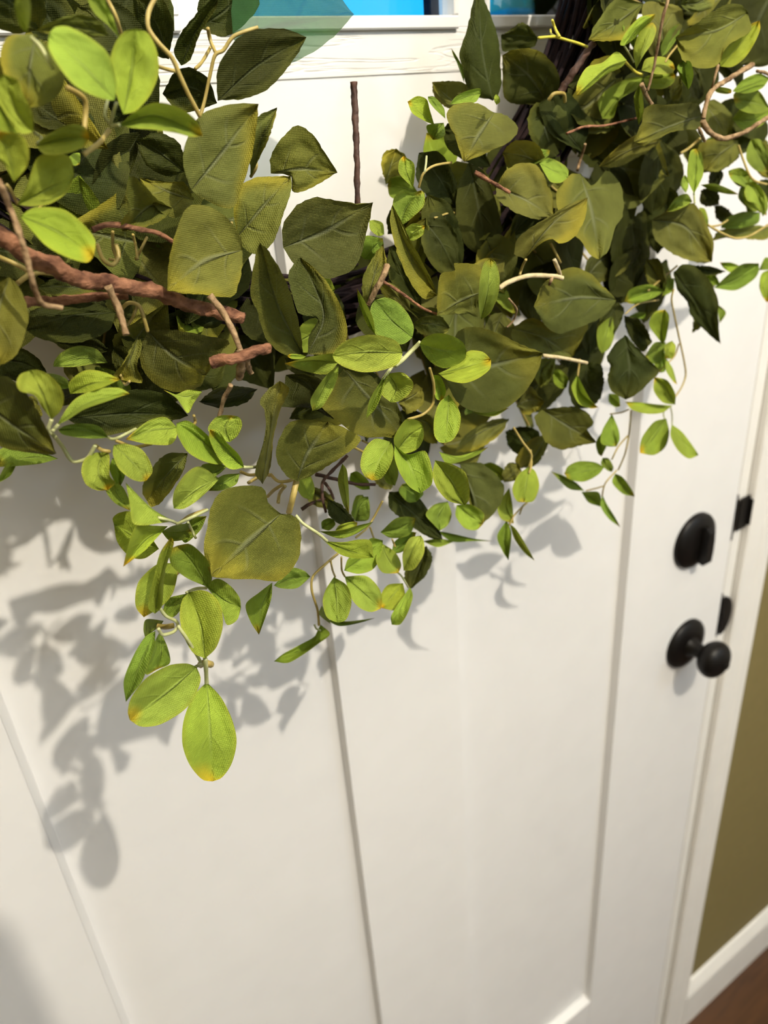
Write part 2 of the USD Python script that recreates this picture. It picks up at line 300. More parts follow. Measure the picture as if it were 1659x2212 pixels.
pts = [(c[0]+0.002+x, -y, c[2]-0.002+z*s) for (x, z) in tb for y, s in ((0.010, 1.0), (0.0165, 1.08), (0.021, 0.86))]
obj('thumb_turn', trimesh.convex.convex_hull(np.array(pts)), 'black_metal', db, smooth=30)
kb = thing('door_knob', parent=door)
c = np.array([0.660, 0.0, 0.9045])
obj('rosette', lathe([(0, 0), (0, 0.0318), (0.003, 0.0318), (0.006, 0.030), (0.009, 0.024), (0.0105, 0.016), (0.0105, 0)], c, AX, 56), 'black_metal', kb, smooth=35)
obj('neck', lathe([(0.009, 0), (0.009, 0.0135), (0.014, 0.0105), (0.022, 0.0085), (0.027, 0.0098), (0.029, 0)], c, AX, 40), 'black_metal', kb, smooth=35)
a = np.linspace(0, math.pi, 26)
obj('knob', lathe([(0.0405-0.0165*math.cos(t)*(1.0 if t < 1.57 else 0.86), 0.0222*math.sin(t)**0.92) for t in a], c, AX, 48), 'black_metal', kb, smooth=50)
obj('turn_button', lathe([(0.053, 0), (0.053, 0.0048), (0.0570, 0.0044), (0.0575, 0)], c, AX, 24), 'black_metal', kb, smooth=30)

# ---------------------------------------------------------------- outside
obj('porch_floor', bx(-2.5, 4.5, 0.12, 5.0, -0.15, -0.02), 'porch_grey', label='grey porch floor outside the door, hidden below the panes', cat='porch floor', kind=ST)
px = thing('porch_wall', 'low teal porch wall outside behind the right pane', 'wall')
obj('wall_block', bx(0.655, 1.60, 0.30, 0.48, -0.02, 1.556, 0.004), 'porch_teal', px)
obj('cap', bx(0.645, 1.61, 0.29, 0.49, 1.556, 1.571, 0.004), 'porch_teal', px)
for k, (x, r, hh) in enumerate(((0.690, 0.017, 0.15), (0.737, 0.016, 0.13))):
    obj('bottle', lathe([(0, 0), (0, r*1.15), (0.006, r*1.2), (0.02, r), (hh*0.7, r), (hh*0.85, r*0.6), (hh, r*0.45), (hh, 0)], (x, 0.345, 1.571), [0, 0, 1], 32), 'porch_green', smooth=40,
        label=('pale green upright bottle behind the right pane, the left one of two', 'pale green upright bottle behind the right pane, the right one of two')[k], cat='bottle')
plain('lit_shade', (0.1, 0.5, 0.6), 0.5, emission_color=(0.10, 0.75, 0.85), emission_strength=0.8)
lt = thing('porch_lantern', 'small cyan lit lantern behind the right pane', 'lantern')
obj('shade', lathe([(0.02, 0), (0.02, 0.010), (0.075, 0.020), (0.075, 0)], (0.832, 0.345, 1.571), [0, 0, 1], 28), 'lit_shade', lt, smooth=40)
obj('base', lathe([(0, 0), (0, 0.018), (0.006, 0.018), (0.008, 0.005), (0.022, 0.005), (0.022, 0)], (0.832, 0.345, 1.571), [0, 0, 1], 28), 'porch_navy', lt, smooth=40)

# ---------------------------------------------------------------- unseen lamps, and a phone placed to cast a shadow
pl = thing('pendant_lamp', 'unseen bare bulb pendant above the view, placed to cast the shadows on the door', 'lamp')  # unseen fixture around the bulb that casts the door shadows
obj('canopy', lathe([(0, 0), (0, 0.055), (0.012, 0.055), (0.022, 0.03), (0.022, 0)], (LAMP[0], LAMP[1], RZ), [0, 0, -1], 32), 'black_metal', pl, smooth=40)
obj('cord', bx(LAMP[0]-0.003, LAMP[0]+0.003, LAMP[1]-0.003, LAMP[1]+0.003, LAMP[2]+0.075, RZ-0.02), 'dark_plastic', pl)
obj('socket', lathe([(0.030, 0), (0.030, 0.014), (0.075, 0.018), (0.08, 0.006), (0.08, 0)], LAMP, [0, 0, 1], 28), 'black_metal', pl, smooth=40)
for k, (x, y, z) in enumerate(UNSEEN_GLOBES):
    gl = thing('globe_lamp', ('ceiling mount of the unseen globe lamp left of the camera, placed to lighten the door shadows', 'ceiling mount of the unseen globe lamp right of the camera, placed to lighten the door shadows')[k], 'lamp')  # unseen mounts of the bulbs that lighten the shadows
    obj('canopy', lathe([(0, 0), (0, 0.07), (0.018, 0.07), (0.03, 0.03), (0.07, 0.03), (0.07, 0)], (x, y, RZ), [0, 0, -1], 32), 'ceiling_paint', gl, smooth=40)
ph = thing('smartphone', 'dark phone out of view behind the camera, placed to cast the shadow at lower left', 'phone')  # unseen; stands where it throws the lower left shadow
body = Polygon([(0.024, 1.445), (0.0765, 1.445), (0.0765, 1.5835), (0.024, 1.5835)]).buffer(0.0135, 8)
g = trimesh.creation.extrude_polygon(body, 0.009, engine='earcut'); g = trimesh.Trimesh(np.stack([g.vertices[:, 0], -0.469-g.vertices[:, 2], g.vertices[:, 1]], 1), g.faces, process=False); g.fix_normals()
obj('case', g, 'dark_plastic', ph)
tp = thing('tripod', 'black stand added to hold the unseen phone behind the camera', 'tripod')  # added support for the unseen phone
obj('clamp', bx(0.034, 0.064, -0.490, -0.478, 1.42, 1.50, 0.003), 'dark_plastic', tp)
obj('column', tube([(0.049, -0.486, 1.45), (0.049, -0.50, 0.62)], 0.010, 12), 'dark_plastic', tp)
for a in (0.5, 2.6, 4.7):
    obj('leg', tube([(0.049, -0.498, 0.70), (0.049+0.30*math.cos(a), -0.498+0.30*math.sin(a), 0.009)], 0.008, 10), 'dark_plastic', tp)

# ---------------------------------------------------------------- the wreath
wr = thing('wreath', 'artificial ivy and lime green leaf wreath with bare twigs hanging on the white door', 'wreath')
RC, RR, RH = np.array([0.202, 1.603]), 0.216, 0.056
strands = []
for k in range(110):
    n = 72; th_ = np.linspace(0, 2*np.pi, n, endpoint=True); ph0, fr = rng.uniform(0, 2*np.pi, 2)
    q = rng.uniform(0, 1)**0.5; a0 = rng.uniform(0, 2*np.pi)
    tw = a0 + th_*rng.choice([1, 2, -1]) + 0.5*np.sin(2*th_+fr)
    rr = RR + 0.018*q*np.cos(tw) + 0.004*np.sin(3*th_+ph0); hh = RH + 0.020*q*np.sin(tw)
    i0 = rng.integers(0, n-1); ln = int(rng.integers(22, 50)); idx = (i0+np.arange(ln)) % (n-1)
    P = np.stack([RC[0]+rr*np.cos(th_), -hh, RC[1]+rr*np.sin(th_)], 1)[idx]
    strands.append(tube(P, 0.0009+0.0007*rng.random(), 5))
obj('twig_ring', cat(*strands), 'straw_dark', wr, kind='stuff', label='dark brown bundled straw twigs forming the ring')
obj('hanging_cord', tube([(0.2, -0.06, 1.80), (0.2, -0.012, 1.87), (0.2, -0.006, 2.02)], 0.0015, 6), 'straw_dark', wr)
obj('hook', cat(bx(0.192, 0.208, -0.006, -0.003, 1.99, 2.034), bx(0.192, 0.208, -0.012, -0.003, 1.988, 1.992)), 'black_metal', wr)

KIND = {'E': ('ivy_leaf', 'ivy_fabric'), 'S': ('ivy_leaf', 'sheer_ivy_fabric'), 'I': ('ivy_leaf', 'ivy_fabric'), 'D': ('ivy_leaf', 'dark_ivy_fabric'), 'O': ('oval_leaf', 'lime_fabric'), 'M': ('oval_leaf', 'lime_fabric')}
BASE = {'E': (0.080, 0.086, 0.018), 'S': (0.050, 0.150, 0.050), 'I': (0.145, 0.153, 0.029), 'D': (0.043, 0.051, 0.010), 'O': (0.290, 0.375, 0.046), 'M': (0.205, 0.285, 0.034)}  # D and E
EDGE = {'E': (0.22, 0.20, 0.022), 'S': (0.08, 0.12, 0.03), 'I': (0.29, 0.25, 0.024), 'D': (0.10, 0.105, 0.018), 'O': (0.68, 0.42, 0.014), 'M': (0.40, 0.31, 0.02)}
def sst(a, b, x): x = np.clip((x-a)/(b-a), 0, 1); return x*x*(3-2*x)
def leaf(kind, P, S, T, seed):
    """P (ns, nt, 3): a leaf's sheet from base to tip; S, T its along and across coordinates."""
    r = random.Random(seed); ns, nt = S.shape
    V = P.reshape(-1, 3); s, t = S.ravel(), T.ravel()
    ii = np.arange(ns*nt).reshape(ns, nt)
    a, b, c_, d = ii[:-1, :-1].ravel(), ii[:-1, 1:].ravel(), ii[1:, 1:].ravel(), ii[1:, :-1].ravel()
    Fc = np.vstack([np.stack([a, b, c_], 1), np.stack([a, c_, d], 1)])
    base, edge = np.array(BASE[kind]), np.array(EDGE[kind])
    base = base*(1+r.uniform(-0.14, 0.14))*np.array([1+r.uniform(-.10, .10), 1, 1+r.uniform(-.2, .2)])
    nz = meshkit.fbm(V*70 + r.random()*50, 3, 3)
    if kind in 'IDES':
        an = r.uniform(-1.9, 1.9)
        w = sst(0.60, 1.10, np.maximum(np.abs(t)*0.84, s*0.92) + 0.34*(t*math.sin(an) + (2*s-1)*math.cos(an)) + (nz-0.5)*0.5)*sst(0.1, 0.4, s+0.25*np.abs(t))*r.uniform(0.15, 0.85)
    else:
        w = sst(0.80, 0.98, s + 0.04*np.sin(t*3+r.random()*6) + (nz-0.5)*0.22)*(r.random() < 0.62)*r.uniform(0.5, 1) + 0.10*sst(0.8, 1, np.abs(t))
    col = base + (edge-base)*w[:, None]
    if kind in 'IDES': col = col*(0.86+0.28*nz)[:, None]
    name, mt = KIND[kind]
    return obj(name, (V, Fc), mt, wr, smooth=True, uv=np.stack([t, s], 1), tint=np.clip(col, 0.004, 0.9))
def parse(txt):
    o = np.zeros(2); sc = 1.0
    for ln in txt.strip().split('\n'):
        w = ln.split('|'); h = w[0].split()
        if h[0] == '@': o, sc = np.array([float(h[1]), float(h[2])]), float(h[3]); continue
        yield h, [np.array([[float(q) for q in p.split(',')] for p in c.split()])/sc + o for c in w[1:]]
LEAVES = '''@ 0 0 2.9625
O .165 .175 | 735,640 540,430 315,215 | 745,520 690,340 560,230 430,168 350,175 | 690,640 590,610 470,540 380,430 310,310
O .16 .17 | 790,730 840,470 870,182 | 755,640 725,520 705,380 745,260 800,200 | 870,710 960,610 1015,470 1005,330 950,215
O .16 .17 .006 | 770,800 1000,740 1297,870 | 830,740 920,680 1000,655 1100,670 1200,720 1270,790 | 850,820 980,830 1120,850 1220,875
O .15 .158 .005 | 230,930 400,890 572,880 | 290,870 400,810 490,795 550,820 | 280,985 380,990 470,970 545,930
O .145 .15 | 110,1310 280,1230 478,1120 | 170,1190 230,1020 300,985 440,1000 | 200,1320 320,1305 430,1230
O .16 .168 | 130,1385 360,1480 600,1640 | 200,1335 300,1325 420,1345 540,1440 610,1540 | 190,1460 280,1560 370,1620 480,1665 560,1680
O .165 .17 | 215,845 110,720 20,475 | 205,720 150,600 110,510 | 120,850 20,700 -50,560
O .17 .18 | 90,1165 60,1010 -20,840 | 175,1060 185,950 130,860 | 30,1060 -40,1000 -80,900
O .155 .16 | 130,850 20,730 -60,560 | 110,700 20,600 | 40,860 -60,760
M .17 .18 | 172,212 150,60 130,-80 | 195,100 190,0 | 120,150 95,30
I .14 .145 | 700,230 460,170 225,200 | 640,130 530,95 400,110 300,150 | 600,235 460,240 330,215
I .145 .155 | 230,220 190,450 180,690 | 60,230 0,350 40,520 110,650 | 330,330 415,500 350,630 260,680
M .15 .155 | 760,235 660,100 555,-60 | 720,100 680,20 650,-50 | 690,160 610,90 565,10
D .09 .10 .004 | 1160,420 1260,190 1410,-30 | 1110,330 1165,200 1230,120 1330,0 | 1220,380 1265,250 1320,150 1380,60
I .125 .135 | 1225,1215 1430,970 1655,665 | 1180,1090 1175,960 1220,830 1290,730 1430,675 1560,660 | 1300,1270 1410,1325 1500,1325 1555,1180 1610,1000 1640,820
I .115 .12 .01 | 1100,1330 960,1320 780,1485 | 1000,1270 920,1180 835,1130 803,1240 830,1330 775,1420 | 1060,1390 990,1430 880,1465
I .105 .11 | 1240,1280 1090,1230 890,1135 | 1180,1170 1050,1165 960,1150 | 1200,1340 1120,1395 1020,1350 950,1250
D .08 .075 | 900,840 740,1160 640,1560 | 760,870 640,980 590,1180 560,1380 | 870,1010 800,1200 745,1400 710,1560
D .09 .085 | 1390,660 1220,560 1040,600 | 1330,500 1200,430 1110,470 | 1280,700 1150,720
D .07 .07 | 1000,900 800,300 500,40 | 1020,500 900,150 700,0 | 850,700 600,480 430,250
D .075 .075 | 1080,380 1000,150 850,-60 | 1110,150 1000,-60 | 960,330 860,150
D .08 .08 | 560,850 360,760 190,640 | 540,650 400,600 260,610 | 480,850 300,820 200,760
D .065 .065 | 380,280 300,100 150,-60 | 480,120 380,-40 | 240,240 110,80
D .08 .08 | 1180,1100 1000,960 870,900 | 1150,920 1000,850 | 1080,1130 940,1060
O .11 .115 | 470,980 490,1010 510,1050 | 440,1010 470,1060 | 510,980 515,1020
@ 0 0 1
S .085 .07 | 505,85 600,58 765,31 | 500,20 520,-60 610,-90 710,-30 | 540,125 620,138 680,110 725,75
D .115 .10 | 470,218 560,140 662,80 | 470,150 510,85 560,62 620,64 | 530,213 575,195 605,165 642,118
D .075 .07 | 430,60 490,20 540,-40 | 430,0 470,-50 | 480,80 520,60 560,10
I .125 .14 | 524,540 440,565 360,628 | 518,505 480,462 440,443 402,450 380,500 366,560 | 523,580 512,625 498,642 440,637 392,633
I .105 .115 | 512,512 565,450 628,380 | 505,460 512,410 550,384 590,381 | 530,540 560,548 592,520 615,455 630,410
E .105 .12 | 612,535 700,500 806,437 | 610,490 640,445 680,427 730,433 770,440 | 640,575 690,600 735,597 772,570 792,500
I .095 .10 | 1068,243 1035,290 1003,350 | 1035,224 1000,222 970,235 966,260 985,300 995,335 | 1095,250 1119,275 1108,300 1070,322 1030,340
D .075 .06 -.008 | 1065,218 1040,100 1035,-30 | 1015,200 995,130 993,110 1010,60 1020,10 | 1082,190 1081,130 1076,80 1055,20
I .11 .12 .006 | 848,442 880,540 945,638 | 842,470 850,520 880,600 915,645 | 860,465 893,530 928,595
D .08 .085 | 1012,352 1032,440 1050,546 | 990,400 985,470 1000,520 1025,545 | 1045,370 1070,430 1083,490 1078,530
I .10 .112 | 1072,405 1130,430 1196,470 | 1090,370 1125,352 1160,358 1185,400 1195,435 | 1075,430 1110,457 1150,472 1180,472
I .095 .105 | 1408,475 1480,490 1538,566 | 1430,462 1470,447 1500,440 1520,470 1540,520 | 1412,510 1440,540 1480,560 1515,568
E .125 .14 | 962,815 1060,790 1173,762 | 968,770 990,715 1030,706 1080,722 1130,746 | 975,850 1000,878 1045,893 1095,880 1135,845 1163,800
@ 540 0 2.9625
I .11 .115 .004 | 5,1130 70,900 174,687 | 0,960 20,800 65,735 | 60,1010 115,900 160,760
I .085 .095 | 133,1110 330,1085 560,1105 | 130,1010 190,900 295,805 390,850 480,980 | 262,1130 275,1230 400,1200 480,1150
O .09 .095 | 1180,800 1090,720 1008,650 | 1150,700 1130,635 1070,615 | 1120,775 1040,725
M .095 .095 .006 | 1250,760 1190,680 1138,618 | 1180,620 1240,690 | 1185,700 1145,650
M .085 .085 | 1240,785 1190,840 1170,895 | 1250,860 1210,890 | 1135,800 1140,850
M .09 .095 | 1478,600 1390,615 1278,668 | 1470,565 1390,580 1320,615 | 1440,655 1350,662
I .06 .055 | 1370,700 1260,620 1165,525 | 1400,600 1370,530 1280,518 | 1260,690 1180,620
I .055 .055 | 870,1180 900,1060 935,950 | 840,1060 860,975 | 960,1130 1000,1010
O .105 .11 | 1045,1205 1000,1100 983,998 | 955,1110 955,1030 | 1055,1100 1045,1040
O .10 .11 | 960,1450 1000,1330 1095,1218 | 915,1370 920,1270 970,1225 1030,1235 | 1030,1400 1110,1320 1118,1240
O .105 .115 | 1000,1550 1050,1490 1118,1445 | 975,1490 1040,1430 | 1060,1535 1112,1495
O .09 .095 | 860,1500 810,1460 762,1412 | 850,1430 800,1408 | 820,1510 770,1470
M .095 .10 | 730,1659 780,1600 850,1525 | 690,1600 740,1510 | 830,1660 855,1580
M .06 .06 | 1300,1100 1180,1000 1130,850 | 1330,950 1220,850 | 1180,1110 1110,980
M .055 .055 | 1080,1240 980,1200 880,1190 | 1000,1130 900,1140 | 1000,1290 900,1260
D .05 .05 | 880,1500 960,1380 1050,1290 | 880,1380 960,1280 | 990,1490 1070,1380
@ 960 0 4.366
E .065 .06 | 960,965 800,720 545,520 | 1080,830 1085,720 1040,620 930,500 800,455 640,470 | 800,985 640,975 560,900 550,700
I .06 .05 | 1090,870 900,840 640,740 | 1050,780 900,700 720,720 | 960,980 760,980 560,880
D .055 .045 | 880,360 720,340 535,330 | 800,250 720,213 630,275 | 845,440 700,465 550,480
M .055 .05 .003 | 185,780 120,600 62,452 | 150,640 90,540 | 185,660 110,520
O .10 .105 | 490,990 500,930 490,885 | 470,950 470,910 | 525,960 515,910
@ 1099 0 2.9625
O .10 .105 | 195,1045 280,1090 380,1135 | 250,1010 330,1040 380,1085 | 240,1125 270,1165 330,1170
M .085 .09 | 110,1040 190,1010 265,960 | 130,1000 190,955 | 170,1050 250,1000
I .10 .115 | 460,1110 530,1350 580,1658 | 390,1120 320,1180 305,1300 360,1450 450,1530 530,1640 | 530,1190 570,1180 622,1090 700,1150 735,1270 728,1380 680,1460 640,1600
I .11 .12 | 100,1655 290,1420 505,1265 | 35,1620 70,1510 200,1420 350,1330 420,1290 | 180,1580 270,1530 330,1560 430,1510 490,1390
E .075 .075 | 250,655 230,820 290,1000 | 160,670 120,780 150,900 220,980 | 340,640 380,760 378,900 340,980
E .07 .07 | 450,650 450,780 480,900 | 390,660 415,800 | 508,700 505,800
E .11 .125 .004 | 1240,740 1060,800 800,910 | 1200,660 1050,668 885,680 850,780 | 1230,820 1060,840 950,890 860,935
I .09 .095 | 985,900 800,950 578,1065 | 900,860 800,870 700,940 620,1010 | 900,960 800,1020 690,1070
I .085 .095 | 860,20 700,140 510,260 | 690,-10 590,105 540,180 | 800,150 740,245 620,265
I .08 .08 | 1000,380 980,200 960,10 | 900,340 905,200 850,80 880,10 | 1050,300 1110,160 1100,50
O .11 .105 -.004 | 738,295 820,190 938,88 | 712,280 760,190 840,110 | 800,250 880,170 925,120
O .11 .10 -.004 | 815,445 870,290 925,145 | 798,330 830,220 880,155 | 860,360 920,270 945,190
O .11 .11 -.004 | 755,385 620,440 432,610 | 690,330 600,400 500,430 440,530 | 720,430 620,480 530,550 460,605
M .08 .08 | 800,315 770,200 765,92 | 735,200 735,115 | 825,220 825,130
I .115 .12 .006 | 1530,80 1340,190 1066,240 | 1480,28 1380,33 1250,110 1140,188 | 1545,200 1400,295 1335,418 1210,434 1110,380
O .11 .12 | 1355,425 1480,280 1605,130 | 1350,370 1390,290 1480,200 1560,150 | 1430,428 1510,370 1570,280 1608,190
M .12 .12 | 1115,388 1130,460 1150,575 | 1078,430 1105,510 | 1162,395 1182,470 1172,530
O .115 .125 | 1185,1240 1195,1100 1200,952 | 1145,1150 1145,1050 1165,965 | 1222,1170 1247,1100 1235,985
O .105 .105 | 1175,1290 1080,1290 1008,1355 | 1140,1240 1070,1265 | 1140,1315 1060,1350
M .09 .095 | 1570,1160 1490,1120 1403,1095 | 1500,1078 1440,1080 | 1540,1210 1480,1180 1425,1150
O .10 .105 | 1495,1180 1560,1270 1650,1380 | 1560,1170 1640,1270 | 1510,1300 1600,1355
M .105 .105 | 1430,585 1530,550 1670,500 | 1500,510 1600,470 | 1520,598 1620,565
M .10 .10 | 1670,690 1560,660 1440,640 | 1600,580 1500,565 1440,600 | 1640,720 1540,725 1460,690
I .075 .075 | 1475,920 1350,990 1225,1105 | 1350,880 1230,920 1200,1010 | 1470,1010 1350,1095
D .08 .07 | 980,900 950,1100 920,1380 | 880,980 830,1150 850,1300 | 1095,1000 1118,1150 1020,1300
M .085 .085 | 600,760 700,640 865,490 | 570,660 620,580 740,510 | 670,750 710,640 820,570
M .12 .115 | 835,540 830,660 830,805 | 800,620 812,720 | 858,620 862,730
O .10 .105 | 850,450 960,410 1065,440 | 880,375 980,362 1045,395 | 950,475 1040,468
O .09 .10 | 860,500 960,500 1065,480 | 950,460 1040,455 | 890,560 990,568 1055,530
O .12 .12 | 1310,560 1360,580 1425,595 | 1350,555 1420,570 | 1330,590 1390,602
I .08 .08 | 1250,660 1340,780 1400,900 | 1330,640 1440,760 | 1240,780 1310,890
I .07 .07 | 1540,880 1600,1000 1670,1150 | 1600,850 1680,960 | 1540,1000 1600,1110
M .09 .09 | 1430,760 1560,770 1680,700 | 1500,680 1620,650 | 1500,830 1620,800
M .09 .09 | 1480,1200 1550,1250 1600,1350 | 1550,1190 1620,1270 | 1470,1270 1540,1340
D .075 .07 | 780,1400 800,1550 810,1720 | 740,1300 690,1450 650,1600 690,1720 | 870,1350 890,1500 900,1650
M .07 .07 | 1440,860 1330,830 1260,840 | 1400,810 1320,800 | 1400,890 1310,890
D .08 .08 | 1180,430 1210,520 1220,640 | 1150,520 1170,620 | 1230,480 1250,590
I .09 .09 | 1100,30 1200,20 1330,-40 | 1120,-40 1230,-80 | 1170,80 1300,50
D .07 .07 | 1060,120 1130,40 1200,-40 | 1080,20 1140,-60 | 1140,130 1210,50
M .085 .085 | 980,360 1040,250 1110,140 | 975,290 1030,190 | 1010,340 1080,240
I .08 .085 | 1040,640 1070,560 1100,480 | 1030,580 1060,500 | 1090,640 1110,560
I .065 .065 | 370,830 300,740 250,620 | 380,730 320,620 | 300,860 230,760
@ 0 540 2.9625
E .10 .11 | 235,240 430,235 665,268 | 330,185 450,180 570,215 | 330,290 500,297 600,288
D .105 .11 | 742,400 450,420 165,510 | 600,340 400,350 210,385 | 700,510 540,585 380,592 240,560
I .14 .155 | 60,170 -20,430 -10,740 | -60,250 -140,420 -100,640 | 110,220 155,300 182,430 155,550 112,660 50,715
D .09 .095 | -60,700 130,720 300,785 | 0,640 130,626 240,690 | 0,800 120,840 230,830
O .10 .115 | 690,722 520,690 340,747 | 620,635 500,613 400,650 350,705 | 600,728 480,748
E .11 .12 | 945,520 1110,680 1320,800 | 1080,510 1300,545 1468,585 1420,650 | 890,640 905,740 970,840 1060,895 1180,908 1280,870
I .115 .12 .006 | 890,550 830,700 770,830 | 850,600 790,720 730,800 | 910,620 875,740 910,848
O .155 .165 | 330,1085 275,930 190,768 | 270,1010 220,930 130,905 105,850 130,795 | 388,1030 410,940 370,850 300,790 240,768
O .14 .15 | 450,920 580,860 770,828 | 440,850 520,780 600,768 690,790 | 560,910 680,870
O .155 .16 .004 | 365,1120 560,980 832,920 | 430,1010 500,940 620,890 760,882 | 430,1090 540,1020 680,970 780,935
D .125 .13 | 430,1080 800,1050 1205,1060 | 560,1000 700,930 880,893 1050,920 1150,990 | 560,1160 700,1188 850,1150 950,1115 1120,1088
M .145 .15 .005 | 692,1200 550,1155 370,1150 | 640,1130 540,1110 430,1120 | 600,1208 480,1198 400,1180
O .14 .145 | 1138,1140 980,1150 803,1212 | 1060,1070 960,1088 870,1150 | 1125,1210 1080,1248 950,1243 860,1225
O .145 .155 .008 | 1445,1370 1290,1220 1130,1108 | 1130,1170 1190,1280 1270,1338 1370,1370 | 1200,1092 1290,1150 1380,1240 1430,1310
O .14 .145 | 1470,1230 1440,1140 1480,1058 | 1400,1210 1330,1150 1370,1080 1420,1058 | 1520,1190 1550,1120 1530,1070
O .155 .16 .004 | 1562,1390 1440,1270 1342,1148 | 1340,1210 1390,1320 1450,1390 1500,1405 | 1400,1160 1450,1230 1520,1300 1548,1345
O .145 .15 | 655,1295 630,1420 690,1538 | 600,1300 540,1340 520,1420 550,1500 620,1538 | 700,1310 702,1440 738,1490
O .15 .155 | 728,1248 840,1350 935,1478 | 722,1310 760,1400 830,1460 890,1482 | 800,1240 900,1270 960,1350 976,1420
M .135 .14 | 720,1330 750,1420 770,1515 | 700,1400 735,1485 | 775,1370 800,1440
I .125 .135 .008 | 1200,1300 1060,1450 940,1605 | 1080,1300 1000,1360 920,1480 912,1550 | 1180,1400 1100,1530 1030,1615 970,1645
O .15 .16 | 1400,1460 1250,1540 1112,1655 | 1280,1385 1190,1430 1120,1530 1105,1600 | 1390,1480 1280,1590 1180,1655
M .145 .145 | 1455,1385 1390,1410 1300,1455 | 1380,1362 1290,1378 | 1400,1435 1340,1465
M .135 .14 | 1535,1430 1430,1490 1335,1542 | 1430,1440 1360,1490 | 1510,1500 1420,1538
M .12 .13 | 372,1335 180,1330 -20,1390 | 270,1295 120,1265 0,1275 | 270,1365 150,1380
O .125 .135 | 110,1362 50,1420 -25,1490 | 40,1375 | 70,1440 10,1480
E .145 .155 | -150,950 80,1120 362,1303 | -60,830 40,808 140,880 240,1030 310,1170 | -120,1150 0,1258 150,1292 290,1307
D .085 .085 | 1650,890 1480,940 1270,970 | 1500,870 1380,890 | 1570,980 1400,1010
O .13 .135 | 1295,905 1180,940 1045,895 | 1200,895 1120,925 | 1240,980 1200,1045 1130,950
D .08 .08 | 340,590 450,600 700,640 | 430,560 600,560 | 450,660 600,680
D .085 .09 | 720,620 820,740 890,840 | 800,620 900,740 | 720,720 800,830
I .12 .125 | 180,940 220,1010 250,1080 | 220,940 270,1040 | 170,980 200,1060
D .075 .08 | 1500,400 1200,420 950,480 | 1400,340 1150,380 | 1400,520 1200,520
D .075 .075 | 1050,900 1250,800 1450,700 | 1150,760 1350,640 | 1200,920 1400,860
M .11 .115 | 250,800 330,830 460,880 | 330,790 420,820 | 280,850 380,890
@ 540 540 2.9625
I .12 .14 .008 | 340,672 180,350 65,-48 | 240,680 150,620 88,540 50,400 3,290 20,120 40,10 | 335,600 300,420 230,200 130,20
E .115 .13 | 370,668 470,400 325,48 | 375,560 430,440 320,410 280,320 243,170 280,85 | 540,668 608,610 622,500 590,380 530,260 440,140
I .105 .11 | 740,380 790,180 850,-40 | 715,260 728,160 790,40 | 800,270 880,150 870,50
D .085 .09 | 1085,380 980,180 890,-20 | 980,310 880,150 | 1100,270 1010,120 940,-10
I .09 .095 | 1035,400 940,300 825,205 | 920,340 845,280 | 1010,310 920,220
M .14 .148 | 1040,560 910,460 800,322 | 980,603 880,592 800,535 770,430 775,360 | 1048,490 1010,405 945,335 870,303
O .15 .155 | 802,542 740,400 683,245 | 745,470 697,340 | 785,430 725,310
O .165 .175 | 978,660 760,650 528,672 | 945,590 860,553 750,543 630,573 560,620 | 945,730 840,772 720,782 610,752 545,710
O .155 .165 | 565,720 400,705 222,727 | 535,663 400,680 300,705 | 500,792 420,792 320,767
O .15 .155 | 360,680 300,680 240,680 | 320,668 260,665 | 330,697 270,697
M .16 .165 .004 | 568,740 480,860 400,1030 | 500,790 430,880 387,960 | 560,820 522,910 460,1005
M .155 .16 | 1085,600 1230,640 1385,640 | 1120,558 1200,532 1290,548 1360,588 | 1110,660 1160,720 1240,757 1330,732 1378,690
O .145 .15 | 1205,790 1370,750 1542,700 | 1270,760 1350,700 1400,645 1490,652 | 1270,835 1370,852 1460,822 1535,762
O .125 .13 | 1430,1040 1540,1060 1659,1010 | 1530,1030 1600,1015 | 1480,1058 1570,1062
E .13 .145 | 600,760 780,960 987,1202 | 520,850 445,985 560,1090 680,1183 820,1197 | 750,780 850,900 940,985 972,1080
M .155 .165 .004 | 900,750 820,900 742,1080 | 830,850 765,960 | 870,830 842,930 800,1020
O .145 .15 .004 | 885,790 940,880 900,975 | 835,850 840,920 | 980,785 1045,850 1020,920 950,970
I .145 .155 -.006 | 80,1500 135,1150 190,838 | 33,1420 70,1290 102,1130 95,1030 58,975 105,905 | 130,1400 150,1200 190,1040 235,940 252,882
E .14 .152 | 300,1482 370,1300 500,1098 | 220,1430 172,1340 168,1270 208,1160 270,1095 390,1088 | 400,1440 520,1370 650,1280 715,1208 620,1145
D .105 .11 | 230,800 380,860 535,1085 | 350,790 480,850 530,980 | 215,920 200,1000 380,1010
O .14 .145 | 935,1290 1020,1190 1108,1130 | 922,1200 990,1090 1045,1083 1090,1100 | 1000,1302 1075,1270 1112,1200
O .145 .155 .005 | 905,1228 830,1340 780,1475 | 800,1208 728,1280 706,1380 735,1450 | 922,1300 892,1390 840,1462
O .15 .16 .01 | 925,1245 1020,1380 1090,1558 | 925,1330 960,1430 1020,1515 | 1010,1310 1120,1285 1165,1400 1162,1500
O .14 .15 | 1185,1345 1290,1480 1375,1633 | 1168,1440 1200,1530 1270,1605 | 1290,1370 1375,1420 1405,1520 1400,1600
O .15 .158 | 1272,925 1265,1080 1250,1235 | 1210,980 1178,1080 1178,1180 1208,1228 | 1320,990 1348,1060 1338,1150 1298,1215
M .135 .135 .004 | 1208,1290 1350,1330 1527,1260 | 1320,1318 1440,1290 | 1260,1368 1360,1352 1460,1310
O .14 .145 | 1170,800 1210,880 1230,965 | 1175,870 1190,950 | 1220,810 1255,900
I .125 .13 | 1480,270 1340,330 1195,420 | 1480,110 1400,86 1308,85 1310,133 1222,153 1198,300 | 1462,350 1458,430 1380,406
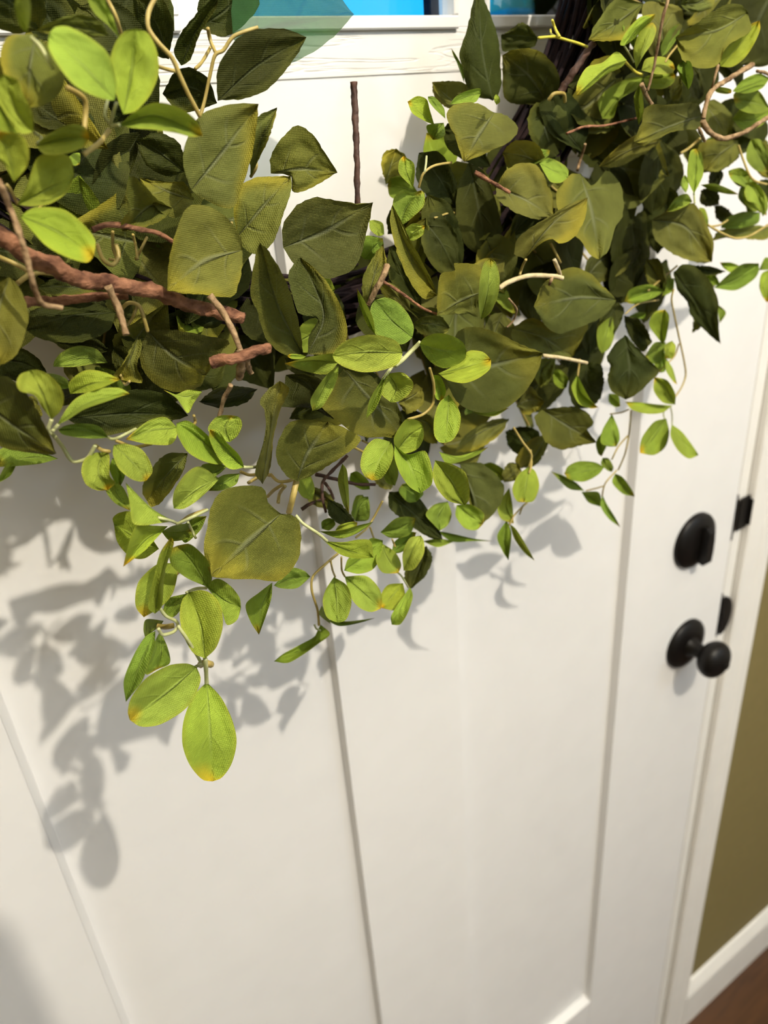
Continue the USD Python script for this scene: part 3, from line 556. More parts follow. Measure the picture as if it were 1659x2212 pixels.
M .14 .15 | 1478,445 1520,260 1540,55 | 1462,330 1472,180 1500,78 | 1540,400 1590,280 1597,170 1572,80
I .105 .11 | 1040,480 1150,470 1280,500 | 1100,430 1220,425 | 1100,540 1220,560
D .10 .105 | 560,860 400,760 220,690 | 450,700 300,680 | 400,850 240,760
I .11 .11 | 950,980 1050,930 1100,880 | 980,900 1060,860 | 1010,1050 1110,980
I .105 .105 | 1050,1070 1150,1120 1200,1240 | 1130,1050 1200,1120 | 1060,1150 1130,1230
D .08 .08 | 250,1080 420,1000 540,980 | 330,960 480,900 | 350,1090 480,1060
I .085 .085 | 1020,380 1120,420 1290,440 | 1100,370 1230,380 | 1090,450 1220,490
I .09 .09 | 1620,400 1560,540 1560,700 | 1540,420 1490,560 | 1700,500 1660,640
I .09 .09 | 1659,1080 1450,1180 1310,1300 | 1540,1090 1380,1180 | 1600,1180 1450,1280
@ 1099 540 2.9625
E .12 .13 | 690,320 450,305 160,360 | 620,250 530,155 430,110 330,135 220,220 | 640,390 540,460 410,508 320,537 230,480
I .095 .105 | 20,500 220,560 405,690 | 150,435 330,520 505,480 | 30,580 180,650 300,695
D .075 .07 | 830,-20 760,160 720,345 | 680,60 642,200 655,315 | 900,100 890,200 800,310
D .10 .105 | 1055,140 1190,330 1357,603 | 1110,93 1180,100 1275,180 1338,300 1340,410 1345,500 | 1075,250 1140,330 1168,420 1230,490 1295,552
M .085 .085 | 1330,340 1365,400 1350,470 | 1390,400 | 1340,410
I .085 .09 | 1190,400 1190,460 1172,530 | 1230,490 | 1180,460
M .10 .11 | 1315,243 1450,190 1600,85 | 1390,170 1490,92 | 1450,258 1560,195 1600,140
O .11 .115 | 1690,120 1640,220 1650,335 | 1620,150 1603,230 1620,290 | 1720,220 1690,310
M .095 .10 | 1690,60 1650,80 1600,130 | 1640,50 | 1680,120
O .09 .095 | 1475,100 1420,100 1350,80 | 1420,80 | 1440,150 1380,120
D .09 .095 | 1180,100 1290,125 1392,137 | 1280,103 | 1230,158 1320,162
M .085 .09 | 1230,150 1290,190 1350,225 | 1310,150 1345,200 | 1250,190 1300,225
D .11 .12 | 742,543 770,750 748,958 | 682,600 622,690 650,740 630,830 660,905 | 800,600 880,690 963,772 905,840 835,910
D .09 .09 | 735,420 820,500 918,590 | 830,440 890,520 | 760,530 850,650
M .10 .105 | 985,605 980,480 1000,380 | 898,480 935,398 | 1008,560 1027,430
O .10 .10 | 1045,580 1020,630 1000,695 | 1000,610 | 1070,620 1050,690
O .10 .105 | 1005,690 1040,770 1078,862 | 1005,770 1050,840 | 1050,760
M .095 .10 | 1005,590 940,640 865,690 | 930,595 | 985,700 930,730
D .085 .09 | 500,715 500,850 590,950 | 400,800 383,900 420,1000 520,1010 | 590,740 608,850
O .10 .11 .006 | 438,800 460,910 573,1008 | 402,880 445,980 520,1013 | 475,870 525,960
O .105 .11 | 1065,990 1010,890 932,812 | 928,900 985,975 | 1015,835 1065,920
O .10 .10 .005 | 1048,995 900,1005 745,970 | 950,988 840,975 | 980,1042 880,1048 790,1022
O .105 .115 | 1008,1078 930,1190 840,1300 | 930,1100 858,1190 838,1260 | 1027,1170 1002,1260 930,1312
O .105 .11 | 1043,1115 1120,1230 1215,1312 | 1035,1190 1080,1280 1150,1335 | 1110,1165 1175,1250
M .10 .105 | 660,1048 660,1150 690,1258 | 600,1150 588,1230 635,1257 | 700,1140 710,1210
M .095 .095 | 600,1160 590,1240 595,1322 | 558,1230 570,1300 | 627,1240
O .09 .09 | 640,920 680,960 715,1000 | 700,930 | 640,970 680,1005
E .10 .11 | 215,1020 350,1110 560,1232 | 400,1000 500,1040 542,1110 500,1145 | 163,1070 200,1160 250,1240 340,1277 460,1252
M .10 .105 | 612,1390 480,1415 355,1432 | 550,1358 450,1352 380,1383 | 570,1440 480,1483 390,1468
M .095 .10 | 485,1542 380,1480 272,1418 | 350,1443 430,1488 | 380,1525
M .095 .095 | 465,1548 530,1590 588,1643 | 570,1548 592,1600 | 510,1615
M .105 .11 | 680,1430 730,1510 808,1578 | 663,1490 730,1560 | 730,1455 785,1530
M .09 .09 | 600,1330 620,1380 660,1420 | 640,1335 670,1390 | 590,1370 630,1410
O .11 .12 | 130,1385 110,1500 95,1615 | 60,1440 23,1530 50,1605 | 172,1420 195,1510 160,1605
M .10 .105 | 598,1565 615,1650 715,1775 | 588,1640 640,1720 | 630,1630 680,1710
I .10 .105 | 50,1000 120,960 230,970 | 130,870 200,940 | 110,1055 190,1020
D .075 .075 | -20,1160 90,1200 200,1300 | 80,1130 190,1160 | 0,1260 100,1330
I .08 .08 | 240,1180 180,1300 80,1400 | 250,1250 180,1370 | 130,1220 40,1340
I .085 .085 | 880,60 940,160 1000,260 | 960,60 1010,170 | 870,140 920,250
M .09 .09 | 1000,260 880,270 740,330 | 900,220 780,250 | 920,310 800,345
M .085 .085 | 1060,180 1000,250 980,300 | 1000,190 | 1050,260
D .08 .08 | 700,330 640,440 560,620 | 640,360 570,480 | 740,400 660,560
M .085 .09 | 660,420 620,540 600,665 | 570,500 570,610 | 680,520 650,620
M .08 .08 | 880,400 820,430 760,430 | 860,440 | 820,400
O .09 .09 | 930,600 990,690 1000,780 | 970,600 1010,700 | 920,700 960,780
I .085 .085 | 300,690 210,760 200,880 | 290,780 240,870 | 200,700 150,800
M .075 .075 | 170,760 210,740 255,760 | 190,730 240,735 | 190,850 240,810
M .08 .08 | 280,780 320,830 370,880 | 320,760 380,820 | 290,850 330,885
@ 200 1000 2.9625
I .155 .175 | 1205,325 1000,500 762,728 | 1130,260 1088,158 960,145 830,180 755,280 735,400 710,540 728,650 | 1295,340 1333,430 1325,580 1272,690 1180,757 1050,744 900,744
M .165 .17 | 735,795 640,640 545,528 | 600,735 508,660 490,590 510,545 | 765,740 745,640 690,570 620,518
M .16 .165 | 720,780 840,880 950,925 | 800,740 880,785 940,860 | 780,860 828,950 860,1037 925,1005
O .178 .168 | 720,1252 690,1040 615,828 | 640,1212 580,1100 557,980 572,880 | 792,1180 833,1050 822,920 762,838 690,812
O .178 .176 | 665,1305 470,1470 238,1645 | 600,1283 480,1298 340,1380 248,1500 225,1590 | 692,1390 640,1520 560,1602 430,1675 310,1688
O .174 .180 | 730,1402 750,1700 768,2038 | 640,1500 582,1650 575,1800 620,1930 700,2025 | 822,1500 892,1640 922,1780 892,1920 830,2012
M .17 .175 | 402,1075 310,1270 213,1530 | 340,1108 268,1220 200,1390 | 395,1180 355,1300 315,1400 250,1482
M .165 .17 | 432,1075 440,1200 418,1320 | 388,1170 338,1350 | 480,1180 495,1280
O .15 .16 | 515,640 400,810 328,988 | 410,650 300,750 273,850 280,930 | 545,690 515,830 440,920
M .168 .172 .004 | 400,965 440,720 502,472 | 355,920 388,750 430,580 | 445,910 462,700 520,520
M .15 .155 | 605,835 520,900 445,965 | 480,870 | 590,900 520,985
M .155 .155 | 455,1010 390,1060 335,1115 | 345,1000 325,1060 | 425,1050
O .14 .145 | 425,550 270,470 135,390 | 270,328 180,316 130,350 | 330,612 240,600 160,510
O .155 .165 .006 | 482,405 330,500 195,665 | 380,400 285,393 235,500 | 420,470 330,565 250,625
O .155 .165 | 525,375 380,290 212,125 | 235,250 255,380 330,400 430,385 | 300,235 380,310 450,350
M .145 .15 | 125,120 160,210 238,305 | 82,170 140,255 | 190,150 235,240
M .13 .135 | 1150,765 1080,920 1065,1100 | 1065,830 980,905 1010,1015 | 1145,860 1112,970
M .125 .125 | 1160,785 1270,740 1395,728 | 1260,675 1350,688 | 1210,803 1310,800
M .115 .12 | 1460,1035 1370,1180 1160,1270 | 1420,1110 1330,1162 1220,1222 | 1520,1095 1440,1160 1350,1225 1250,1280
M .135 .135 | 560,480 640,400 730,340 | 560,420 650,350 | 600,510 690,430
M .14 .14 | 440,440 540,440 640,430 | 520,400 620,390 | 500,500 620,480
@ 560 980 2.592
O .135 .145 | 418,690 435,820 440,948 | 373,760 355,830 378,915 | 492,740 517,830 490,925
O .13 .135 | 478,688 580,780 682,868 | 600,685 672,755 688,820 | 510,800 560,862 625,887
O .125 .13 | 805,725 750,790 685,865 | 720,735 678,800 | 815,800 765,875
O .125 .135 | 845,745 800,850 742,958 | 778,840 738,910 | 860,800 832,890 790,955
O .12 .125 | 680,498 720,590 778,670 | 652,590 690,665 | 760,550 795,620
O .125 .13 | 475,655 580,580 692,485 | 500,585 570,560 620,475 | 560,673 640,645 685,560
O .125 .13 | 808,655 850,560 905,458 | 803,560 840,475 | 870,645 922,560 922,490
D .105 .11 | 935,515 890,650 845,762 | 860,590 810,680 | 968,580 935,680
M .14 .145 .003 | 335,435 480,440 640,382 | 450,430 560,400 | 450,475 550,445
M .145 .15 | 365,490 500,545 640,582 | 470,495 560,480 625,490 | 450,562 540,587
M .09 .09 | 990,430 1150,470 1315,490 | 1100,452 1200,475 | 1080,492 1200,490
M .095 .095 | 915,490 1010,495 1095,490 | 1000,475 | 1000,523
D .10 .105 | 725,215 860,330 1028,482 | 850,210 935,300 1005,420 | 725,300 780,352 870,420 960,472
O .105 .105 | 1055,268 1000,350 1010,432 | 980,285 932,340 975,395 | 1078,340 1055,400
O .11 .115 | 1105,288 1180,350 1255,392 | 1180,283 1255,330 | 1100,350 1150,417 1215,427
M .11 .115 | 1385,372 1370,480 1396,598 | 1332,460 1362,545 | 1412,450
O .115 .12 | 1403,395 1470,500 1543,600 | 1430,480 1490,560 | 1440,425 1505,530
O .105 .11 | 1400,190 1380,300 1425,392 | 1335,290 1355,365 | 1418,290
M .12 .12 | 678,440 780,420 878,362 | 760,365 830,352 | 740,473 840,455
M .115 .115 | 740,560 810,500 880,440 | 760,490 840,440 | 800,550 860,490
D .115 .115 | 383,255 460,320 543,402 | 460,285 525,360 | 388,340 460,400
M .14 .14 .004 | 465,55 480,200 502,335 | 440,150 468,275 | 492,100 503,250
M .12 .12 .003 | 375,930 510,955 650,920 | 500,938 | 450,965 560,948
M .12 .12 | 350,850 350,910 400,955 | 335,900 | 380,900
E .105 .11 | 1120,55 1190,220 1240,405 | 1150,150 1172,260 1198,340 | 1240,53 1345,140 1373,220 1325,320
M .105 .11 | 540,380 560,300 610,240 | 515,330 560,250 | 610,370 620,300
O .115 .115 | 350,420 380,400 420,370 | 350,380 390,360 | 390,430 425,400
O .13 .13 | 425,430 490,400 550,385 | 450,400 520,380 | 470,440 540,410
M .10 .10 | 620,200 570,150 510,110 | 610,150 550,100 | 570,200 510,160
I .09 .09 | 740,200 700,120 640,60 | 760,130 700,50 | 680,190 620,110
M .11 .11 | 880,270 860,220 800,170 | 920,220 860,160 | 830,270 780,210
M .11 .11 | 760,180 730,100 710,20 | 780,110 760,30 | 710,160 690,80
O .11 .115 | 300,260 250,190 240,110 | 310,190 280,110 | 240,240 205,170
M .09 .09 | 580,230 540,300 560,380 | 540,240 520,320 | 610,290 600,350
I .095 .095 | 240,200 340,240 420,300 | 320,190 410,240 | 280,270 370,310
I .095 .095 | 1370,160 1420,120 1450,60 | 1360,110 1400,50 | 1430,150 1470,100
M .09 .09 | 1250,60 1330,100 1370,150 | 1300,50 1370,90 | 1270,100 1330,150
@ 0 0 1
D .088 .092 | 905,470 950,520 985,590 | 915,540 950,590 | 950,460 990,520
D .085 .09 | 1000,590 960,500 925,420 | 940,540 910,470 | 1000,520 970,440
I .09 .095 | 1090,560 1050,590 1000,640 | 1040,560 1000,600 | 1085,600 1045,640
D .08 .085 | 905,330 945,380 985,450 | 900,390 940,440 | 950,330 985,390
D .082 .085 | 1100,520 1140,470 1200,450 | 1110,470 1150,440 | 1150,520 1190,490
I .085 .09 | 880,590 905,540 920,470 | 870,550 890,490 | 915,570 930,510
D .08 .08 | 1060,360 1010,300 955,280 | 1030,290 980,262 | 1030,360 970,325
D .08 .08 | 1260,330 1215,270 1190,200 | 1190,290 1165,230 | 1270,270 1235,205
I .085 .09 | 1190,370 1140,340 1085,330 | 1160,310 1110,305 | 1150,385 1100,365
D .085 .085 | 780,640 830,690 880,760 | 840,640 890,700 | 770,700 830,755
@ 1380 260 5.53
I .085 .09 | 1190,240 950,420 800,600 | 900,220 730,280 700,420 740,560 | 1180,400 1080,520 950,610
M .095 .10 | 1330,640 1200,680 1070,640 | 1280,600 1150,575 | 1300,800 1180,780 1100,700
O .10 .105 | 1310,740 1420,900 1480,1150 | 1400,740 1520,900 1543,1050 | 1260,850 1300,960 1420,1010
M .09 .09 | 1380,930 1340,1010 1290,1090 | 1270,960 1280,1040 | 1430,1000 1420,1085
M .08 .085 | 1450,1100 1200,1200 980,1290 | 1250,1090 1080,1150 1000,1210 | 1420,1230 1200,1290
I .075 .08 | 1650,1280 1250,1350 880,1440 | 1400,1255 1100,1270 930,1340 | 1500,1425 1200,1405 1000,1405
M .085 .085 | 1340,230 1430,420 1560,620 | 1450,230 1560,400 | 1290,350 1290,480 1400,600
M .10 .105 | 735,770 950,800 1195,885 | 900,755 1080,820 | 850,830 1050,880
D .08 .08 | 740,830 850,920 960,1010 | 900,800 960,900 | 730,980 830,1030
O .10 .10 | 560,870 540,760 550,650 | 500,780 515,700 | 590,800 590,700
O .088 .088 | 720,1040 790,1150 825,1300 | 790,1060 830,1180 | 730,1150 790,1270
D .07 .07 | 960,560 900,680 860,800 | 860,600 830,720 | 1010,650 950,780
D .07 .07 | 1480,200 1300,120 1100,60 | 1350,40 1180,0 | 1400,240 1200,160
D .06 .06 | 1600,700 1500,900 1350,1000 | 1450,720 1370,880 | 1600,900 1500,1010
D .065 .065 | 900,1020 1000,1150 1150,1240 | 1000,1020 1120,1120 | 920,1160 1020,1240
@ 0 0 1
D .09 .09 | 1690,-50 1640,40 1600,140 | 1600,-40 1570,60 | 1720,60 1660,140
D .095 .09 | -60,-60 20,0 85,65 | 60,-60 100,20 | -60,20 20,70
D .07 .07 | 1640,210 1600,280 1560,330 | 1560,220 1545,290 | 1659,290 1610,330
D .07 .07 | 1290,350 1330,420 1350,510 | 1270,400 1310,480 | 1350,370 1375,450
D .068 .07 | 1370,470 1350,560 1310,640 | 1320,500 1300,590 | 1400,540 1360,610
D .07 .07 | 1200,560 1160,630 1150,700 | 1140,590 1120,660 | 1210,620 1190,680
D .068 .068 | 1420,380 1440,460 1420,550 | 1390,440 1390,510 | 1470,430 1460,500
D .066 .066 | 1330,620 1290,690 1270,770 | 1280,640 1250,710 | 1330,690 1300,750
E .075 .075 | 1260,610 1300,560 1370,540 | 1270,560 1320,530 | 1300,610 1350,585
D .065 .065 | 1120,880 1160,830 1230,790 | 1120,830 1180,790 | 1170,890 1220,840
D .066 .066 | 1440,560 1400,640 1390,700 | 1390,590 1370,650 | 1450,610 1420,670'''
STEMS = '''@ 0 0 2.9625
T .13 2.0 tan | 1000,-30 950,80 950,180 1010,270 1100,370 1150,480 1200,590 1280,745
T .12 1.6 tan | 1120,455 1060,440 990,420
T .11 1.7 tan | 1650,175 1500,230 1430,320 1375,355 1340,500 1310,640 1285,735
T .105 1.7 tan | 1385,345 1350,270 1330,180
T .10 1.6 tan | 1350,300 1290,400 1250,440
T .155 1.8 tan | 700,830 640,910 560,970 535,990
T .15 1.3 pale | 690,640 670,740 700,790
T .155 1.3 pale | 745,660 715,760 705,800
T .158 1.3 pale | 770,800 740,800 710,810
T .15 2.0 tan | 430,560 530,620 550,680 540,830
T .15 1.2 pale | 215,845 270,890 240,920
T .15 1.2 tan | 115,1310 70,1220 40,1180
T .165 1.2 pale | 200,240 260,300 340,440
T .13 1.5 tan | 690,0 740,100 780,230
T .12 2.4 red | 590,1470 680,1440 760,1440 900,1470 1010,1490 1110,1550
T .11 1.5 tan | 720,1480 725,1590 745,1659 700,1659
T .105 1.4 tan | 850,1500 870,1580 880,1659
T .12 1.6 tan | 1480,1420 1490,1500 1520,1580
T .165 2.2 bark | -10,1150 50,1290 90,1400 140,1540 170,1640
T .10 1.5 tan | 940,1520 900,1600 870,1659
@ 0 540 2.9625
T .165 2.2 bark | 155,-10 190,120 220,250 275,345 400,372
T .135 7.0 red | -150,-180 50,-60 200,50 330,100 520,190 640,200 850,240 1000,270 1200,350 1400,395 1555,432
T .125 4.0 red | 150,335 300,325 400,320 600,300 820,290
T .14 3.2 bark | 690,235 740,330 780,440 808,545
T .145 2.9 bark | 1340,290 1420,390 1490,520 1545,650
T .15 5.2 red | 1350,722 1440,700 1530,690 1600,660 1720,625
T .148 4.0 bark | 1540,650 1545,740 1530,820
T .15 3.0 bark | 1575,690 1590,750 1612,795
T .13 2.4 bark | 1480,865 1430,960 1405,1070
T .12 2.2 tan | -20,40 130,105 180,150 110,215
T .115 1.8 tan | 350,155 230,150 130,200 90,225
T .12 1.9 tan | 770,385 820,340 880,350 910,400 945,520
T .118 1.5 tan | 880,355 850,430 815,480
T .12 2.0 tan | 620,-40 660,60 720,95 760,40 740,-40
T .125 1.4 tan | 830,840 800,860 770,800
T .15 1.8 pale | 330,1085 310,1150 345,1190 400,1260 450,1340 490,1355 560,1330 610,1250
T .152 1.6 pale | 375,1115 335,1160
T .145 1.8 tan | 610,1250 650,1280 700,1290
T .14 1.5 pale | 690,1200 720,1210 760,1200 870,1145
T .14 1.6 tan | 740,1220 860,1260 970,1240
T .145 1.7 pale | 1560,1390 1620,1390 1700,1380
T .13 1.6 tan | 1240,1060 1250,1100 1230,1130
T .13 1.8 tan | 1540,1420 1600,1440 1700,1430
@ 540 0 2.9625
T .10 3.3 dark | 660,525 672,640 675,780 680,900 685,1050 685,1150 690,1310 690,1400
T .10 1.5 tan | 1290,1040 1180,1060 1110,1110 1080,1200
T .10 1.3 pale | 1115,1110 1125,1060 1130,1000
T .07 1.3 tan | 1090,1360 1120,1395 1200,1405 1310,1360
T .07 1.3 tan | 1100,1440 1150,1480 1250,1480 1350,1465
T .07 1.3 tan | 1130,1500 1220,1530 1350,1500
T .075 1.3 tan | 1200,1200 1270,1260 1330,1300
T .10 1.6 tan | 5,1130 40,1070 30,1000
T .11 2.4 red | 1440,1100 1520,1150 1659,1230
T .09 1.3 tan | 1180,1395 1300,1360 1350,1420
@ 1099 0 2.9625
T .095 1.7 lime | 190,242 290,235 350,250 420,270 505,300
T .095 1.7 lime | 278,130 300,190 325,235
T .09 1.3 lime | 265,185 275,220 320,240
T .085 4.5 dark | 330,590 400,480 480,360 540,280
T .09 2.3 tan | 255,640 290,600 350,600 360,650
T .125 1.9 bark | 1025,-20 985,120 960,260 930,420 890,580
T .12 2.6 bark | 850,540 880,610 920,670
T .115 1.5 red | 370,855 480,812 600,805 700,785 820,755
T .13 3.3 bark | 1560,415 1480,460 1400,510 1310,570 1270,640 1245,760
T .13 3.3 bark | 1240,770 1270,830 1330,875 1390,885 1500,850 1600,790 1690,730
T .128 1.8 bark | 1340,420 1320,490 1295,580
T .125 2.0 bark | 1215,815 1235,860 1255,905
T .12 2.0 bark | 1590,455 1650,470 1690,520
T .10 1.9 tan | 1225,885 1150,950 1100,980
T .11 1.4 pale | 1185,1235 1190,1300
T .10 1.8 tan | 1470,930 1500,1020 1540,1120 1580,1160 1650,1180
T .105 1.8 tan | 1275,1440 1360,1490 1450,1525 1540,1510 1659,1440
T .10 1.6 tan | 1290,1450 1350,1440 1400,1410
T .10 1.2 pale | 740,295 780,360 800,400
T .105 1.8 lime | 740,390 810,460 860,480
T .09 2.0 bark | 440,1090 455,1030 490,920
T .10 1.4 tan | 1080,290 1030,350 1000,400
T .10 1.8 tan | 270,1560 300,1620 330,1680
@ 540 540 2.9625
T .125 3.4 bark | 878,98 850,170 820,230 755,350
T .13 1.6 red | 860,205 960,270 1030,320 1100,370 1200,412
T .15 1.7 tan | 1150,755 1175,860 1172,980 1110,1050 1010,1085
T .155 2.4 pale | 1090,590 1040,640 980,700 930,740
T .155 1.8 pale | 975,680 900,760 850,830
T .13 1.8 tan | 130,1435 180,1480 240,1480 295,1460
T .14 3.4 tan | 298,1480 280,1560 250,1680
T .125 2.0 tan | 210,1500 150,1540 110,1580
T .125 2.0 tan | 225,1510 190,1560 180,1620
T .12 2.0 tan | -10,1490 80,1440 130,1440
T .11 2.0 dark | 625,1315 520,1420 465,1490 465,1590 485,1680
T .105 2.2 dark | 420,1435 560,1470 690,1500 800,1500
T .105 1.8 dark | 480,1490 520,1550 535,1590
T .10 2.2 dark | 330,1660 400,1620 520,1570
T .14 1.6 tan | 640,1250 720,1290 760,1300
T .13 1.3 tan | 720,1220 780,1250
@ 1099 540 2.9625
T .13 3.0 pale | -60,245 0,205 130,165 280,168 345,180
T .13 2.6 pale | 330,180 320,130 290,60
T .13 2.2 bark | 280,170 260,220
T .13 2.6 pale | 220,675 350,692 498,722
T .125 1.2 bark | 0,310 50,380 30,450 -10,495
T .10 1.5 tan | 1055,250 1042,320 1060,420 1090,560 1120,700 1132,800 1105,880 1065,940
T .10 1.3 tan | 1090,600 1060,680 1000,740 960,780
T .095 1.4 tan | 782,1025 772,1160 745,1300 700,1410
T .10 1.3 tan | 760,1190 700,1260 660,1340
T .10 1.3 tan | 690,1410 620,1490 600,1560 600,1620
T .095 1.2 tan | 610,1510 560,1525 495,1540
T .10 1.2 pale | 1035,1000 1045,1060 1045,1120
T .10 1.2 pale | 1000,1015 990,1050 1000,1085
T .095 1.2 tan | 650,1050 720,1040 770,1020
T .11 1.6 tan | 30,1135 90,1230 145,1310 130,1390
T .11 1.2 tan | 120,1612 90,1640 70,1690
T .09 1.2 tan | 745,410 830,345 960,320
T .09 1.6 tan | 890,260 960,200 1080,100
T .09 1.2 tan | 1320,235 1250,215 1180,200
T .12 1.7 tan | 70,160 90,100 110,60
T .09 1.5 tan | 455,700 445,780 440,810
@ 200 1000 2.9625
T .165 1.5 pale | 540,390 620,355 735,300
T .16 1.5 pale | 420,350 500,370 545,390
T .15 1.8 tan | 545,395 620,340 730,300
T .15 1.4 pale | 610,380 640,440 660,480
T .172 1.6 pale | 430,930 470,980 530,1010 545,1040 520,1080 450,1100 420,1060
T .16 2.6 tan | 410,1040 460,1050 520,1040
T .172 3.6 tan | 690,1290 720,1280 755,1290
T .178 1.6 pale | 545,1040 620,1150 690,1270
T .176 2.2 pale | 720,1250 725,1300 730,1410
T .176 1.6 pale | 710,1285 680,1295 650,1310
T .155 1.5 pale | 600,830 660,805 730,800
T .155 1.5 tan | 480,800 520,730 620,640
T .15 1.8 pale | 1300,335 1350,390 1440,450 1500,500
@ 560 980 2.592
T .125 1.6 tan | 440,560 370,620 300,690 295,770 325,870 335,960
T .125 1.3 tan | 400,600 410,650 425,690
T .125 1.3 tan | 460,580 462,650 480,690
T .12 1.4 tan | 690,265 640,360 600,420 540,470
T .11 1.4 tan | 1520,-20 1525,60 1510,110
T .11 1.3 tan | 1500,275 1460,310 1425,350 1400,400
T .12 1.3 pale | 770,660 800,690 835,750
T .12 1.3 tan | 620,410 640,470 650,500
T .12 1.3 pale | 310,960 320,980 345,990
T .125 1.3 tan | 745,480 760,520'''
NS, NT = 30, 11
TT = np.linspace(0, 1, NT)**1.15
nleaf = 0
for h, (mid, A, B) in parse(LEAVES):
    nleaf += 1; k = h[0]; h0, h1 = float(h[1]), float(h[2]); f = float(h[3]) if len(h) > 3 else (0.0035 if k in 'OM' else 0.0025)
    rr = np.random.default_rng(1000+nleaf)
    def along(c):                                    # contour points run from base to tip
        ln = lambda q: np.linalg.norm(np.diff(np.vstack([mid[:1], q, mid[-1:]]), axis=0), axis=1).sum()
        return c if ln(c) <= ln(c[::-1]) else c[::-1]
    A, B = along(A), along(B)
    m_ = spline(mid, NS); b0, b1 = mid[:1], mid[-1:]
    ca, cb = spline(np.vstack([b0, A, b1]), NS), spline(np.vstack([b0, B, b1]), NS)
    if k in 'IDES':
        for c in (ca, cb): c[1:-1] += rr.normal(0, 0.7, (NS-2, 2))
    s = np.linspace(0, 1, NS)[:, None]
    px_ = np.concatenate([ca[:, None]*TT[::-1][None, :, None] + m_[:, None]*(1-TT[::-1])[None, :, None], (cb[:, None]*TT[1:][None, :, None] + m_[:, None]*(1-TT[1:])[None, :, None])], 1)
    T_ = np.broadcast_to(np.r_[-TT[::-1], TT[1:]][None], (NS, 2*NT-1)); S_ = np.broadcast_to(s, T_.shape)
    amp = 0.0028 if k in 'IDES' else 0.0016
    tilt, bow = rr.normal(0, 0.004), rr.normal(0.002, 0.003)
    hh = h0 + (h1-h0)*S_ + f*np.abs(T_)*np.sin(np.pi*np.clip(S_, 0.03, 0.97))**0.6 + tilt*T_*np.sin(np.pi*S_) + bow*np.sin(np.pi*S_)
    hh = hh + amp*2*(meshkit.fbm(np.stack([S_*2.6+nleaf*3.1, T_*1.9, np.zeros_like(S_)], -1), 3, 5)-0.5)*np.minimum(1, S_*4)
    up_ = -(px_[..., 1]-px_[..., 1].mean())*0.00024          # metres above the leaf's middle
    hh = hh - up_*{'O': 0.22, 'M': 0.05, 'D': -0.1}.get(k, rr.uniform(-0.3, 0.35))
    leaf(k, at(px_, hh), S_, T_, 1000+nleaf)
SM = {'tan': 'stem_tan', 'pale': 'stem_pale', 'lime': 'stem_lime', 'red': 'bark_red', 'bark': 'bark_brown', 'dark': 'bark_dark'}
for i, (h, (pl_,)) in enumerate(parse(STEMS)):
    h0, rad, kd = float(h[1]), float(h[2])*0.00042, h[3]
    n = max(10, len(pl_)*(16 if h[3] in ('red', 'bark', 'dark') else 8)); q = spline(pl_, n); woody = kd in ('red', 'bark', 'dark')
    hh = h0 + 0.004*np.sin(np.linspace(0, 3.0, n)+i)
    P = at(q, hh)
    sc = 1.0 if not woody else np.linspace(1.12, 0.88, n)
    big = woody and rad > 0.0016
    obj('branch' if big else ('twig' if woody else 'stem'), tube(P, rad*sc, 16 if big else 8, 0.5 if big else (0.4 if woody else 0.14), i), SM[kd] if not (kd == 'pale' and rad > 0.00105) else 'dead_stick', wr, smooth=True)

# foliage behind the traced leaves, rooted on the ring
import shapely
MASK = Polygon([(-260, 930), (60, 950), (170, 950), (330, 930), (480, 960), (580, 1010), (700, 1040), (830, 1050), (1000, 1050), (1090, 950), (1180, 920), (1260, 880), (1310, 780), (1360, 690), (1440, 590), (1500, 490), (1720, 440), (1720, -400),
              (1300, -400), (1250, 30), (1220, 190), (1120, 250), (960, 310), (920, 400), (880, 430), (800, 520), (740, 470), (660, 470), (560, 430), (540, 290), (460, 230), (420, 150), (400, -400), (-260, -400)])
HOLES = [(85, 770, 34), (525, 892, 36), (450, 115, 30), (600, 545, 22), (850, 470, 25), (1200, 830, 24), (1535, 455, 14)]
PROF = {'I': [(0, 0.06), (0.05, 0.55), (0.14, 0.84), (0.28, 1.0), (0.42, 0.93), (0.55, 0.74), (0.75, 0.42), (1, 0.0)], 'O': [(0, 0.05), (0.1, 0.45), (0.25, 0.82), (0.45, 1.0), (0.65, 0.93), (0.85, 0.6), (0.95, 0.3), (1, 0.0)]}
def free_leaf(kind, b, d, nrm, L, wd, seed):
    d = d/np.linalg.norm(d); x = np.cross(d, nrm); x /= np.linalg.norm(x); nn = np.cross(x, d)
    ns, nt = 20, 7; tt = np.linspace(0, 1, nt)**1.15; t = np.r_[-tt[::-1], tt[1:]]
    s = np.linspace(0, 1, ns); pr = np.array(PROF['I' if kind in 'IDES' else 'O']); wv = np.interp(s, pr[:, 0], pr[:, 1])*wd/2
    S, T = np.meshgrid(s, t, indexing='ij'); r = np.random.default_rng(seed)
    wv = wv*(1+r.normal(0, 0.02, ns)*(kind in 'IDES'))
    z = 0.10*L*np.abs(T)*np.sin(np.pi*S) - r.uniform(-0.1, 0.25)*L*S**2 + 0.07*L*(meshkit.fbm(np.stack([S*2.6+seed, T*2, S*0], -1), 3, 2)-0.5)*2
    notch = -0.10*L*np.abs(T)**1.5*(1-sst(0, 0.3, S)) if kind in 'IDES' else 0
    P = b + (S*L+notch)[..., None]*d + (T*wv[:, None])[..., None]*x + z[..., None]*nn
    return P, S, T
made = {'vis': 0, 'up': 0}; tries = 0
